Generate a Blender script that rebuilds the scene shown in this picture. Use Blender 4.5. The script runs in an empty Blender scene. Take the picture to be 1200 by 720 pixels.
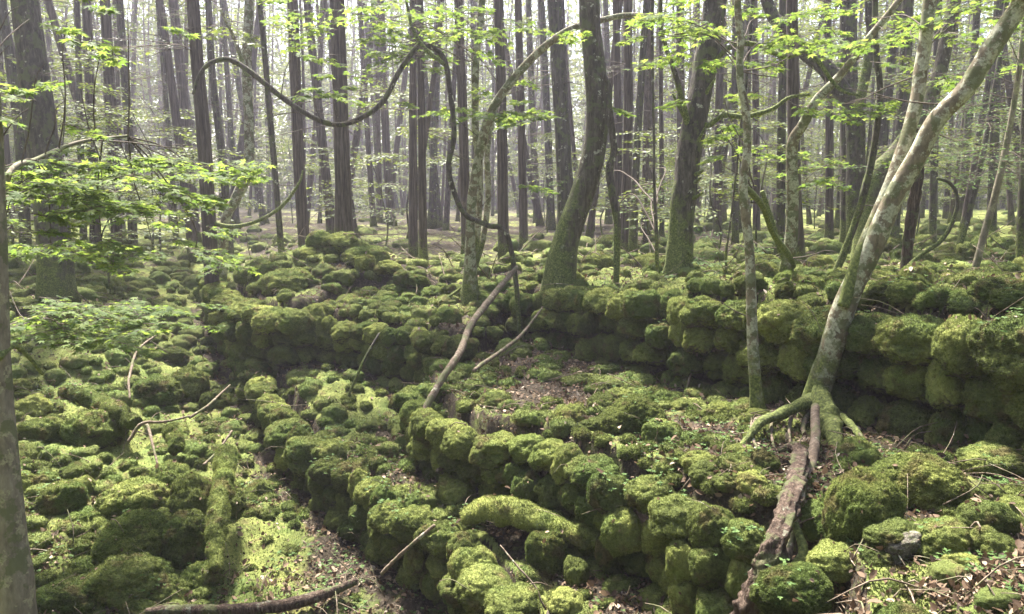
import bpy, math, random
import numpy as np
from mathutils import Vector, Matrix

random.seed(7)
RNG = np.random.default_rng(11)
sc = bpy.context.scene
COL = sc.collection
EYE = 1.65
F = 942.0                       # focal length in pixels of the 1200 px wide photograph
PITCH = math.atan((360 - 235) / F)
CP, SP = math.cos(PITCH), math.sin(PITCH)

# ------------------------------------------------------------------ camera mapping
def ray(px, py):
    x, u = (px - 600) / F, (360 - py) / F
    return np.array([x, CP + u * SP, -SP + u * CP])

def P(px, py, d):               # point on the pixel's ray at world distance y = d
    r = ray(px, py)
    return np.array([0, 0, EYE]) + r * (d / r[1])

def PE(px, py, e):              # point on the pixel's ray at height e relative to the eye
    r = ray(px, py)
    return np.array([0, 0, EYE]) + r * (e / r[2])

# ------------------------------------------------------------------ numpy noise
def _hash(ix, iy, iz, seed):
    h = (ix.astype(np.int64) * 374761393 + iy.astype(np.int64) * 668265263 + iz.astype(np.int64) * 2147483647 + seed * 144665) & 0xFFFFFFFF
    h = ((h ^ (h >> 13)) * 1274126177) & 0xFFFFFFFF
    h = ((h ^ (h >> 16)) * 2246822519) & 0xFFFFFFFF
    return ((h ^ (h >> 15)) & 0xFFFFFF) / float(0xFFFFFF)

def vnoise(p, seed=0):
    p = np.asarray(p, float)
    i = np.floor(p).astype(np.int64)
    f = p - i
    f = f * f * (3 - 2 * f)
    out = 0
    for dx in (0, 1):
        for dy in (0, 1):
            for dz in (0, 1):
                w = (f[:, 0] if dx else 1 - f[:, 0]) * (f[:, 1] if dy else 1 - f[:, 1]) * (f[:, 2] if dz else 1 - f[:, 2])
                out = out + w * _hash(i[:, 0] + dx, i[:, 1] + dy, i[:, 2] + dz, seed)
    return out * 2 - 1

def fbm(p, seed=0, octv=3):
    s, a, o = 0, 1.0, 0
    for k in range(octv):
        o = o + a * vnoise(np.asarray(p) * (2 ** k) + 17.3 * k, seed + k)
        s += a
        a *= 0.5
    return o / s

def worley(p, seed=0, dims=3):
    p = np.asarray(p, float)
    i = np.floor(p).astype(np.int64)
    best = np.full(len(p), 9.0)
    for dx in (-1, 0, 1):
        for dy in (-1, 0, 1):
            for dz in ((-1, 0, 1) if dims == 3 else (0,)):
                cx, cy, cz = i[:, 0] + dx, i[:, 1] + dy, i[:, 2] + dz
                qx = cx + _hash(cx, cy, cz, seed) - p[:, 0]
                qy = cy + _hash(cx, cy, cz, seed + 1) - p[:, 1]
                d = qx * qx + qy * qy
                if dims == 3:
                    qz = cz + _hash(cx, cy, cz, seed + 2) - p[:, 2]
                    d = d + qz * qz
                best = np.minimum(best, d)
    return np.sqrt(best)

def xyz(x, y, z=None):
    x = np.atleast_1d(np.asarray(x, float))
    y = np.atleast_1d(np.asarray(y, float))
    return np.stack([x, y, np.zeros_like(x) if z is None else np.broadcast_to(z, x.shape)], 1)

# ------------------------------------------------------------------ objects
def tag(o, label=None, cat=None, group=None, kind=None):
    for k, v in (('label', label), ('category', cat), ('group', group), ('kind', kind)):
        if v:
            o[k] = v
    return o

def mesh_of(name, V, T, mats, midx=None, smooth=True, uv=None, attr=None):
    me = bpy.data.meshes.new(name)
    V = np.asarray(V, np.float32)
    T = np.asarray(T, np.int32)
    me.vertices.add(len(V))
    me.vertices.foreach_set('co', V.ravel())
    me.loops.add(T.size)
    me.loops.foreach_set('vertex_index', T.ravel())
    me.polygons.add(len(T))
    me.polygons.foreach_set('loop_start', np.arange(0, T.size, 3, dtype=np.int32))
    if smooth is True:
        me.polygons.foreach_set('use_smooth', np.ones(len(T), bool))
    elif smooth is not False:
        me.polygons.foreach_set('use_smooth', np.asarray(smooth, bool))
    for m in mats:
        me.materials.append(m)
    if midx is not None:
        me.polygons.foreach_set('material_index', np.asarray(midx, np.int32))
    if attr:
        for k, a in attr.items():
            at = me.attributes.new(k, 'FLOAT', 'POINT')
            at.data.foreach_set('value', np.asarray(a, np.float32))
    me.update(calc_edges=True)
    return me

def link(name, me, parent=None, loc=None):
    o = bpy.data.objects.new(name, me)
    COL.objects.link(o)
    if parent is not None:
        o.parent = parent
    if loc is not None:
        o.location = loc
    return o

def empty(name, loc, label, cat, group=None):
    o = bpy.data.objects.new(name, None)
    COL.objects.link(o)
    o.location = loc
    o.empty_display_size = 0.2
    return tag(o, label, cat, group)

class Acc:
    def __init__(s):
        s.V, s.T, s.M, s.S, s.n = [], [], [], [], 0
    def add(s, V, T, m=0, smooth=True):
        V, T = np.asarray(V, float), np.asarray(T)
        s.V.append(V)
        s.T.append(T + s.n)
        s.M.append(np.full(len(T), m))
        s.S.append(np.full(len(T), smooth))
        s.n += len(V)
    def mesh(s, name, mats):
        return mesh_of(name, np.concatenate(s.V), np.concatenate(s.T), mats, np.concatenate(s.M), np.concatenate(s.S))

def quads(Q):
    Q = np.asarray(Q)
    return np.concatenate([Q[:, [0, 1, 2]], Q[:, [0, 2, 3]]])

# ------------------------------------------------------------------ materials
def nt(name):
    m = bpy.data.materials.new(name)
    m.use_nodes = True
    t = m.node_tree
    t.nodes.clear()
    out = t.nodes.new('ShaderNodeOutputMaterial')
    return m, t, out

def N(t, kind, **kw):
    n = t.nodes.new(kind)
    for k, v in kw.items():
        if k.startswith('i_'):
            n.inputs[k[2:].replace('_', ' ')].default_value = v
        else:
            setattr(n, k, v)
    return n

def ramp(t, fac, stops):
    r = t.nodes.new('ShaderNodeValToRGB')
    el = r.color_ramp.elements
    while len(el) < len(stops):
        el.new(0.5)
    for e, (p, c) in zip(el, stops):
        e.position = p
        e.color = (*c, 1)
    t.links.new(fac, r.inputs[0])
    return r.outputs[0]

def mixc(t, fac, a, b, blend='MIX'):
    m = t.nodes.new('ShaderNodeMix')
    m.data_type = 'RGBA'
    m.blend_type = blend
    for s, v in ((0, fac), (6, a), (7, b)):
        if hasattr(v, 'links') or hasattr(v, 'is_linked'):
            t.links.new(v, m.inputs[s])
        else:
            m.inputs[s].default_value = v if s == 0 else (*v, 1)
    return m.outputs[2]

def noise_n(t, vec, scale, detail=3, rough=0.55):
    n = N(t, 'ShaderNodeTexNoise')
    n.inputs['Scale'].default_value = scale
    n.inputs['Detail'].default_value = detail
    n.inputs['Roughness'].default_value = rough
    t.links.new(vec, n.inputs['Vector'])
    return n.outputs['Fac']

def maprange(t, v, a, b, c=0.0, d=1.0):
    n = N(t, 'ShaderNodeMapRange')
    n.inputs[1].default_value, n.inputs[2].default_value = a, b
    n.inputs[3].default_value, n.inputs[4].default_value = c, d
    t.links.new(v, n.inputs[0])
    return n.outputs[0]

def math_n(t, op, a, b):
    n = N(t, 'ShaderNodeMath', operation=op)
    for k, v in ((0, a), (1, b)):
        if hasattr(v, 'is_linked'):
            t.links.new(v, n.inputs[k])
        else:
            n.inputs[k].default_value = v
    return n.outputs[0]

MOSS_DARK, MOSS_MID, MOSS_LITE = (0.038, 0.048, 0.015), (0.116, 0.136, 0.040), (0.265, 0.283, 0.086)

def moss_color(t, pos, k=1.0):
    a = noise_n(t, pos, 3.1 * k, 3)
    b = noise_n(t, pos, 42 * k, 4, 0.7)
    rnd = N(t, 'ShaderNodeObjectInfo').outputs['Random']
    v = math_n(t, 'ADD', math_n(t, 'MULTIPLY', a, 0.62), math_n(t, 'MULTIPLY', b, 0.5))
    v = math_n(t, 'ADD', v, maprange(t, rnd, 0, 1, -0.17, 0.13))
    col = ramp(t, v, [(0.30, MOSS_DARK), (0.54, MOSS_MID), (0.78, MOSS_LITE)])
    sp = maprange(t, noise_n(t, pos, 1.7 * k, 3), 0.50, 0.60)       # a second, greener kind of moss
    col = mixc(t, math_n(t, 'MULTIPLY', sp, 0.55), col, mixc(t, b, (0.030, 0.055, 0.016), (0.130, 0.185, 0.048)))
    br = maprange(t, noise_n(t, pos, 6.5 * k, 4), 0.56, 0.66)     # tired, brown patches
    return mixc(t, math_n(t, 'MULTIPLY', br, 0.68), col, mixc(t, b, (0.040, 0.030, 0.016), (0.170, 0.130, 0.062)))

def mat_moss_body():
    m, t, out = nt('moss_body')
    pos = N(t, 'ShaderNodeNewGeometry').outputs['Position']
    col = moss_color(t, pos)
    # rock and root fibre where the underside carries no moss
    geo = N(t, 'ShaderNodeNewGeometry')
    sep = N(t, 'ShaderNodeSeparateXYZ')
    t.links.new(geo.outputs['Normal'], sep.inputs[0])
    under = math_n(t, 'ADD', sep.outputs['Z'], math_n(t, 'MULTIPLY', noise_n(t, pos, 9, 3), 1.1))
    under = math_n(t, 'ADD', under, maprange(t, math_n(t, 'FRACT', math_n(t, 'MULTIPLY', N(t, 'ShaderNodeObjectInfo').outputs['Random'], 7.31), 0.0), 0, 1, -0.38, 0.22))
    under = maprange(t, under, -0.45, -0.05, 1, 0)
    rock = ramp(t, noise_n(t, pos, 25, 4), [(0.3, (0.018, 0.015, 0.011)), (0.7, (0.085, 0.072, 0.052))])
    col = mixc(t, under, col, rock)
    b = N(t, 'ShaderNodeBsdfPrincipled')
    t.links.new(col, b.inputs['Base Color'])
    b.inputs['Roughness'].default_value = 1.0
    b.inputs['Specular IOR Level'].default_value = 0.1
    bump = N(t, 'ShaderNodeBump')
    bump.inputs['Strength'].default_value = 0.9
    bump.inputs['Distance'].default_value = 0.012
    t.links.new(noise_n(t, pos, 110, 4, 0.7), bump.inputs['Height'])
    t.links.new(bump.outputs[0], b.inputs['Normal'])
    t.links.new(b.outputs[0], out.inputs[0])
    return m

def leafy(name, stops, trans=0.5, tcol=None, rough=0.55, spec=0.3, moss=False):
    m, t, out = nt(name)
    g = N(t, 'ShaderNodeNewGeometry')
    if moss:
        c0 = moss_color(t, g.outputs['Position'])
        v = maprange(t, g.outputs['Random Per Island'], 0, 1, 0.45, 1.75)
        cc = N(t, 'ShaderNodeCombineColor')
        for k in range(3):
            t.links.new(v, cc.inputs[k])
        col = mixc(t, 1.0, c0, cc.outputs[0], 'MULTIPLY')
    else:
        col = ramp(t, g.outputs['Random Per Island'], stops)
    b = N(t, 'ShaderNodeBsdfPrincipled')
    t.links.new(col, b.inputs['Base Color'])
    b.inputs['Roughness'].default_value = rough
    b.inputs['Specular IOR Level'].default_value = spec
    tr = N(t, 'ShaderNodeBsdfTranslucent')
    if tcol:
        t.links.new(mixc(t, 1.0, col, tcol, 'MULTIPLY'), tr.inputs[0])
    else:
        t.links.new(col, tr.inputs[0])
    mx = N(t, 'ShaderNodeMixShader')
    mx.inputs[0].default_value = trans
    t.links.new(b.outputs[0], mx.inputs[1])
    t.links.new(tr.outputs[0], mx.inputs[2])
    t.links.new(mx.outputs[0], out.inputs[0])
    return m

def mat_bark(name, dark, mid, light, lichen=0.0, moss=0.0, stretch=0.13, scale=16, bump_d=0.02, lic=(0.34, 0.34, 0.25)):
    m, t, out = nt(name)
    tc = N(t, 'ShaderNodeTexCoord')
    mp = N(t, 'ShaderNodeMapping')
    mp.inputs['Scale'].default_value = (1, 1, stretch)
    t.links.new(tc.outputs['Object'], mp.inputs[0])
    v = mp.outputs[0]
    n1 = noise_n(t, v, scale, 4, 0.65)
    n2 = noise_n(t, v, scale * 3.7, 3, 0.7)
    f = math_n(t, 'ADD', math_n(t, 'MULTIPLY', n1, 0.65), math_n(t, 'MULTIPLY', n2, 0.35))
    col = ramp(t, f, [(0.33, dark), (0.5, mid), (0.68, light)])
    o = tc.outputs['Object']
    if lichen:
        l = maprange(t, noise_n(t, o, 11, 5, 0.65), 0.65 - 0.2 * lichen, 0.685 - 0.2 * lichen)
        l = math_n(t, 'MULTIPLY', l, maprange(t, noise_n(t, o, 60, 3), 0.35, 0.6, 0.35, 1))
        col = mixc(t, l, col, lic)
        l2 = maprange(t, noise_n(t, o, 7.3, 5, 0.65), 0.53, 0.57)
        col = mixc(t, math_n(t, 'MULTIPLY', l2, 0.75), col, (0.085, 0.095, 0.04))
    if moss:
        # moss grows up from the foot and keeps to one side
        sp = N(t, 'ShaderNodeSeparateXYZ')
        t.links.new(o, sp.inputs[0])
        ge = N(t, 'ShaderNodeNewGeometry')
        sn = N(t, 'ShaderNodeSeparateXYZ')
        t.links.new(ge.outputs['Normal'], sn.inputs[0])
        hgt = maprange(t, sp.outputs['Z'], 0.1, 0.5 + 2.2 * moss, 1.0, 0.0)
        side = maprange(t, math_n(t, 'ADD', math_n(t, 'MULTIPLY', sn.outputs['X'], -0.8), math_n(t, 'MULTIPLY', sn.outputs['Z'], 1.4)), -0.3, 0.9)
        q = math_n(t, 'ADD', math_n(t, 'ADD', math_n(t, 'MULTIPLY', hgt, 0.62), math_n(t, 'MULTIPLY', side, 0.3 * moss)), math_n(t, 'MULTIPLY', noise_n(t, o, 7, 4, 0.65), 0.62))
        q = maprange(t, q, 0.70, 0.86)
        mc = ramp(t, noise_n(t, o, 55, 3), [(0.3, MOSS_DARK), (0.55, MOSS_MID), (0.8, MOSS_LITE)])
        col = mixc(t, q, col, mc)
    b = N(t, 'ShaderNodeBsdfPrincipled')
    t.links.new(col, b.inputs['Base Color'])
    b.inputs['Roughness'].default_value = 0.9
    b.inputs['Specular IOR Level'].default_value = 0.2
    bump = N(t, 'ShaderNodeBump')
    bump.inputs['Strength'].default_value = 1.0
    bump.inputs['Distance'].default_value = bump_d
    t.links.new(f, bump.inputs['Height'])
    t.links.new(bump.outputs[0], b.inputs['Normal'])
    t.links.new(b.outputs[0], out.inputs[0])
    return m

def mat_ground():
    m, t, out = nt('forest_floor')
    pos = N(t, 'ShaderNodeNewGeometry').outputs['Position']
    moss = moss_color(t, pos)
    soil = ramp(t, noise_n(t, pos, 38, 4, 0.7), [(0.3, (0.018, 0.014, 0.010)), (0.5, (0.042, 0.033, 0.024)), (0.72, (0.098, 0.078, 0.058))])
    at = N(t, 'ShaderNodeAttribute', attribute_name='litter')
    f = math_n(t, 'ADD', at.outputs['Fac'], maprange(t, noise_n(t, pos, 5.5, 5, 0.7), 0, 1, -0.55, 0.55))
    f = maprange(t, f, 0.40, 0.60)
    col = mixc(t, f, moss, soil)
    b = N(t, 'ShaderNodeBsdfPrincipled')
    t.links.new(col, b.inputs['Base Color'])
    b.inputs['Roughness'].default_value = 1.0
    b.inputs['Specular IOR Level'].default_value = 0.1
    bump = N(t, 'ShaderNodeBump')
    bump.inputs['Strength'].default_value = 1.0
    bump.inputs['Distance'].default_value = 0.02
    t.links.new(noise_n(t, pos, 70, 4, 0.75), bump.inputs['Height'])
    t.links.new(bump.outputs[0], b.inputs['Normal'])
    t.links.new(b.outputs[0], out.inputs[0])
    return m

M = {}
M['moss'] = mat_moss_body()
M['moss_blade'] = leafy('moss_blade', None, 0.45, None, 0.9, 0.1, moss=True)
M['ground'] = mat_ground()
M['leaf'] = leafy('maple_leaf', [(0.0, (0.068, 0.118, 0.032)), (0.5, (0.110, 0.168, 0.046)), (1.0, (0.172, 0.226, 0.068))], 0.64, (1.22, 1.15, 0.70), 0.6, 0.12)
M['far_leaf'] = leafy('broad_leaf', [(0.0, (0.055, 0.085, 0.026)), (0.5, (0.092, 0.132, 0.036)), (1.0, (0.155, 0.190, 0.054))], 0.5, (1.2, 1.1, 0.6))
M['needle'] = leafy('needle_leaf', [(0.0, (0.035, 0.055, 0.025)), (0.5, (0.060, 0.085, 0.035)), (1.0, (0.105, 0.125, 0.05))], 0.4)
M['litter'] = leafy('dead_leaf', [(0.0, (0.035, 0.022, 0.014)), (0.4, (0.095, 0.060, 0.037)), (0.75, (0.185, 0.125, 0.080)), (0.94, (0.30, 0.23, 0.165)), (1.0, (0.45, 0.38, 0.30))], 0.2, None, 0.7, 0.15)
M['cover'] = leafy('ground_plant', [(0.0, (0.045, 0.085, 0.025)), (0.5, (0.080, 0.140, 0.040)), (1.0, (0.13, 0.20, 0.06))], 0.4, None, 0.7, 0.15)
M['cedar'] = mat_bark('cedar_bark', (0.022, 0.017, 0.014), (0.066, 0.050, 0.042), (0.142, 0.112, 0.095), 0, 0.25, 0.06, 26, 0.02)
M['greybark'] = mat_bark('grey_bark', (0.022, 0.018, 0.015), (0.062, 0.052, 0.043), (0.135, 0.117, 0.10), 0.15, 0.35, 0.10, 20, 0.02)
M['darkbark'] = mat_bark('dark_bark', (0.020, 0.017, 0.014), (0.060, 0.050, 0.040), (0.13, 0.11, 0.09), 0.1, 0.6, 0.25, 22, 0.03)
M['mossybark'] = mat_bark('mossy_bark', (0.022, 0.018, 0.014), (0.070, 0.058, 0.042), (0.15, 0.13, 0.10), 0.2, 0.85, 0.2, 22, 0.03)
M['pale'] = mat_bark('pale_bark', (0.065, 0.052, 0.034), (0.145, 0.118, 0.078), (0.23, 0.195, 0.135), 0.85, 0.3, 0.5, 14, 0.008)
M['smooth'] = mat_bark('smooth_bark', (0.080, 0.066, 0.048), (0.155, 0.132, 0.096), (0.24, 0.21, 0.155), 0.55, 0.05, 0.35, 14, 0.008, (0.26, 0.24, 0.15))
M['twig'] = mat_bark('twig_bark', (0.030, 0.022, 0.017), (0.075, 0.058, 0.045), (0.14, 0.115, 0.09), 0, 0, 0.2, 40, 0.004)
M['dead'] = mat_bark('dead_wood', (0.050, 0.034, 0.024), (0.130, 0.098, 0.070), (0.27, 0.215, 0.165), 0.1, 0, 0.06, 30, 0.008)
M['rotten'] = mat_bark('rotten_wood', (0.012, 0.008, 0.006), (0.058, 0.038, 0.027), (0.175, 0.130, 0.098), 0.25, 0, 0.10, 46, 0.03, (0.19, 0.19, 0.14))
M['rock'] = mat_bark('bare_rock', (0.04, 0.035, 0.028), (0.12, 0.105, 0.08), (0.22, 0.195, 0.155), 0.4, 0, 1.0, 14, 0.02)

# ------------------------------------------------------------------ terrain
class Surf:                                   # linear radial basis surface through control points
    def __init__(s, pts):
        p = np.array(pts, float)
        s.c = p[:, :2]
        n = len(p)
        d = np.linalg.norm(s.c[:, None] - s.c[None], axis=2)
        A = np.zeros((n + 3, n + 3))
        A[:n, :n] = d + np.eye(n) * -0.02
        A[:n, n] = 1
        A[:n, n + 1:] = s.c
        A[n:, :n] = A[:n, n:].T
        s.w = np.linalg.solve(A, np.concatenate([p[:, 2], np.zeros(3)]))
    def __call__(s, x, y):
        x, y = np.asarray(x, float), np.asarray(y, float)
        n = len(s.c)
        z = s.w[n] + s.w[n + 1] * x + s.w[n + 2] * y
        for k in range(n):
            z = z + s.w[k] * np.hypot(x - s.c[k, 0], y - s.c[k, 1])
        return z

def W(pts):
    return [PE(*p) for p in pts]

FAR = [(-55, 55, .80), (-25, 60, .85), (0, 60, .85), (25, 60, .95), (55, 55, 1.1), (-90, 130, 1.2), (0, 130, 1.3), (90, 130, 1.6),
       (-18, 32, .72), (-6, 32, .72), (6, 32, .74), (18, 32, .85), (35, 32, 1.0)]
base_s = Surf(W([(230, 700, -2.7), (350, 640, -2.72), (480, 700, -2.7), (300, 560, -2.6), (335, 525, -2.55), (20, 700, -2.7), (120, 600, -2.5), (40, 520, -2.3),
                 (150, 480, -2.3), (100, 420, -1.95), (200, 430, -2.3), (250, 430, -2.35), (278, 448, -2.5), (300, 480, -2.5), (60, 345, -1.30), (200, 350, -1.75), (150, 330, -1.5), (240, 330, -1.6),
                 (150, 300, -1.3), (60, 310, -1.2), (600, 720, -2.7)]) + FAR + [(-9, 3, -1.1), (-4, 1, -1.15), (0, -3, -1.1), (-22, 14, .3)])
EDGE_D = W([(285, 405, -1.95), (300, 432, -2.0), (325, 468, -2.12), (350, 500, -2.18), (385, 527, -2.2), (420, 552, -2.2), (455, 577, -2.2), (490, 597, -2.2),
            (530, 622, -2.2), (560, 655, -2.2), (590, 700, -2.22), (625, 760, -2.25), (720, 900, -2.3)])
d_s = Surf(W([(285, 405, -1.95), (365, 410, -1.88), (400, 447, -2.0), (444, 481, -2.2), (420, 540, -2.2), (500, 560, -2.2), (540, 500, -2.18), (560, 600, -2.25),
              (650, 590, -2.2), (700, 640, -2.25), (650, 720, -2.3), (800, 690, -2.2), (820, 720, -2.2), (900, 800, -2.2)]))
EDGE_B = W([(350, 372, -1.42), (361, 370, -1.42), (410, 372, -1.42), (477, 384, -1.42), (537, 397, -1.42), (556, 400, -1.46)])
b_s = Surf(W([(350, 370, -1.42), (410, 372, -1.42), (477, 384, -1.42), (540, 397, -1.42), (600, 385, -1.45), (450, 355, -1.36), (560, 362, -1.36)]))
EDGE_C = W([(474, 440, -1.78), (476, 455, -1.76), (500, 478, -1.74), (540, 497, -1.7), (590, 502, -1.68), (640, 522, -1.66), (690, 538, -1.65), (740, 558, -1.64),
            (790, 583, -1.62), (850, 602, -1.6), (902, 618, -1.6), (925, 670, -1.62), (925, 760, -1.65), (890, 960, -1.65)])
c_s = Surf(W([(478, 450, -1.75), (560, 430, -1.7), (620, 400, -1.68), (640, 520, -1.65), (700, 440, -1.7), (800, 470, -1.65), (790, 580, -1.62), (900, 600, -1.6),
              (1000, 560, -1.55), (1100, 530, -1.52), (1200, 540, -1.45), (1200, 720, -1.5), (950, 720, -1.62)]) + [(0, 0, 0), (2, -3, .1), (4, 1, .15), (8, 3, .4)])
EDGE_A = W([(1950, 420, -.52), (1620, 398, -.55), (1420, 385, -.58), (1300, 378, -.6), (1200, 372, -.64), (1100, 366, -.68), (1000, 362, -.74), (900, 352, -.79), (800, 344, -.82), (700, 335, -.88),
            (640, 337, -1.02), (605, 345, -1.15)])
EDGE_B2 = W([(605, 345, -1.15), (560, 337, -1.15), (500, 332, -1.15), (440, 332, -1.15), (420, 338, -1.2)])
EDGE_L = W([(420, 338, -1.2), (390, 352, -1.27), (345, 362, -1.3), (300, 358, -1.3), (278, 352, -1.3), (256, 335, -1.25), (243, 318, -1.18)])
u_s = Surf(EDGE_A + EDGE_B2 + EDGE_L + W([(700, 312, -1.02), (900, 318, -.95), (1100, 330, -.85), (560, 300, -1.1), (450, 300, -1.1), (800, 285, -1.0), (500, 280, -1.0),
            (300, 300, -1.15), (1150, 290, -.85)]) + FAR)
POLY = [
    (d_s, EDGE_D, [(3, 1), (6, 1), (6, 14), (0, 13)], 0.22),
    (b_s, EDGE_B, [(0.5, 11.5), (-2.2, 12)], 0.2),
    (c_s, EDGE_C, [(0.2, -6), (20, -6), (20, 8), (0.5, 12), (-.3, 9.4)], 0.2),
    (u_s, EDGE_A + EDGE_B2[1:] + EDGE_L[1:], [(-5.4, 16), (-7.5, 22), (-14, 32), (-60, 60), (-90, 140), (140, 140), (60, 4)], 0.22),
]

def sdist(x, y, poly):
    q = np.array([p[:2] for p in poly], float)
    inside = np.zeros(x.shape, bool)
    dist = np.full(x.shape, 1e9)
    for a, b in zip(q, np.roll(q, -1, 0)):
        ab = b - a
        t = np.clip(((x - a[0]) * ab[0] + (y - a[1]) * ab[1]) / (ab @ ab + 1e-12), 0, 1)
        dist = np.minimum(dist, np.hypot(x - a[0] - t * ab[0], y - a[1] - t * ab[1]))
        cond = ((a[1] > y) != (b[1] > y)) & (x < (b[0] - a[0]) * (y - a[1]) / (b[1] - a[1] + 1e-12) + a[0])
        inside ^= cond
    return np.where(inside, dist, -dist)

def smooth01(v):
    v = np.clip(v, 0, 1)
    return v * v * (3 - 2 * v)

MOUND = P(385, 285, 12.3)
def terrain(x, y, detail=True):
    x, y = np.atleast_1d(np.asarray(x, float)), np.atleast_1d(np.asarray(y, float))
    z = base_s(x, y) - 0.16 * np.clip((10.5 - y) / 2, 0, 1) * smooth01((y - 3.5) / 1.0)
    reg = np.zeros(x.shape)
    edge = np.full(x.shape, 9.0)
    for k, (s, e, rest, w) in enumerate(POLY):
        sd = sdist(x, y, list(e) + rest)
        far = np.clip((np.hypot(x, y) - 13) / 20, 0, 1) * 4
        f = smooth01((sd - 0.10 + far) / (w + 2 * far))
        z = z * (1 - f) + (s(x, y) - (0.13 * np.clip((12 - y) / 2, 0, 1) if k == 0 else 0)) * f
        reg = np.where(sd > 0, k + 1, reg)
        edge = np.minimum(edge, np.abs(sd))
    z = z + 0.50 * np.exp(-((x - MOUND[0]) / 1.15) ** 2 - ((y - MOUND[1]) / 0.9) ** 2)
    if detail:
        p = xyz(x, y)
        rough = np.where((reg == 0) | (reg == 4), 1.0, 0.45)
        z = z + rough * (0.10 * fbm(p * 0.9, 3, 3) + 0.07 * (0.5 - worley(p * 2.4, 5, 2))) + np.where(reg == 3, .4, 1) * (0.075 * (0.5 - worley(p * 5.2, 9, 2) ** 1.4) + 0.030 * (0.5 - worley(p * 14.0, 19, 2) ** 1.3)) + 0.010 * vnoise(p * 30, 4)
    return z, reg, edge

def H(x, y):
    return float(terrain(x, y)[0][0])

def hit(px, py):                               # where the pixel's ray meets the ground
    r = ray(px, py)
    d = np.exp(np.linspace(math.log(1.5), math.log(100), 900))
    pts = np.array([0, 0, EYE])[None] + r[None] * (d / r[1])[:, None]
    z = terrain(pts[:, 0], pts[:, 1], False)[0]
    k = np.argmax(pts[:, 2] < z) if (pts[:, 2] < z).any() else len(d) - 1
    q = pts[k].copy()
    q[2] = H(q[0], q[1])
    return q

def litter_mask(x, y, reg, edge):
    p = xyz(x, y)
    d = np.hypot(x, y)
    n = fbm(p * 0.8, 21, 3)
    m = np.where(reg == 3, 0.70 + 0.5 * n - 0.65 * np.exp(-(edge / 0.55) ** 2) * (y < 7.8), 0.0)
    m = np.where(reg == 1, 0.28 + 0.5 * n - 0.4 * np.exp(-(edge / 0.25) ** 2), m)
    path = np.exp(-((x + 0.9) / 1.0) ** 2) * (d < 7.6)
    m = np.where(reg == 0, -0.15 + 0.25 * n + path * (0.90 + 0.6 * n) + np.clip((d - 12) / 12, 0, 1) * 0.45, m)
    m = np.where(reg == 4, 0.15 + 0.35 * n + np.clip((d - 9) / 8, 0, 1) * 0.40 - np.clip((x - 3) / 10, 0, 1) * 0.25 + np.clip((d - 14) / 2, 0, 1) * np.clip((3 - x) / 3, 0, 1) * .06, m)
    m = np.where(reg == 2, -0.1 + 0.2 * n, m)
    m = np.where((edge < 0.30) & (d < 16), np.maximum(m, 0.62), m)      # earth core of the walls; its dark soil also paints shade into the gaps
    rub = np.where((reg == 0) & (d > 5) & (path < .25), 0.30 + 0.45 * n, 0)  # soil between the rubble, its dark tone also painting in crevice shade
    return np.maximum(m, rub)

def build_ground():
    a1 = np.radians(np.linspace(-54, 54, 900))
    a2 = np.radians(np.linspace(57, 303, 62))
    ang = np.concatenate([a1, a2])
    rad = np.concatenate([np.linspace(0.05, 1.4, 6), np.exp(np.linspace(math.log(1.6), math.log(130), 640))])
    A, R = np.meshgrid(ang, rad)
    x, y = (R * np.sin(A)).ravel(), (R * np.cos(A)).ravel()
    z, reg, edge = terrain(x, y)
    lit = litter_mask(x, y, reg, edge)
    nr, na = R.shape
    i = np.arange(nr - 1)[:, None] * na
    j = np.arange(na)[None]
    j2 = (j + 1) % na
    Q = np.stack([(i + j).ravel(), (i + na + j).ravel(), (i + na + j2).ravel(), (i + j2).ravel()], 1)
    T = quads(Q)[:, ::-1]
    me = mesh_of('ground', np.stack([x, y, z], 1), T, [M['ground']], attr={'litter': lit})
    tag(link('ground', me), 'mossy stepped forest floor with leaf litter', kind='structure')

build_ground()

# ------------------------------------------------------------------ mossy stones
_t = bpy.data.meshes
def ico(sub):
    import bmesh
    bm = bmesh.new()
    bmesh.ops.create_icosphere(bm, subdivisions=sub, radius=1.0)
    bm.verts.ensure_lookup_table()
    V = np.array([v.co[:] for v in bm.verts])
    T = np.array([[v.index for v in f.verts] for f in bm.faces])
    bm.free()
    return V, T
ICO = {k: ico(k) for k in (3, 4, 5, 6)}

def vnormals(V, T):
    n = np.cross(V[T[:, 1]] - V[T[:, 0]], V[T[:, 2]] - V[T[:, 0]])
    o = np.zeros_like(V)
    for k in range(3):
        np.add.at(o, T[:, k], n)
    return o / (np.linalg.norm(o, axis=1, keepdims=True) + 1e-12)

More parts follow.
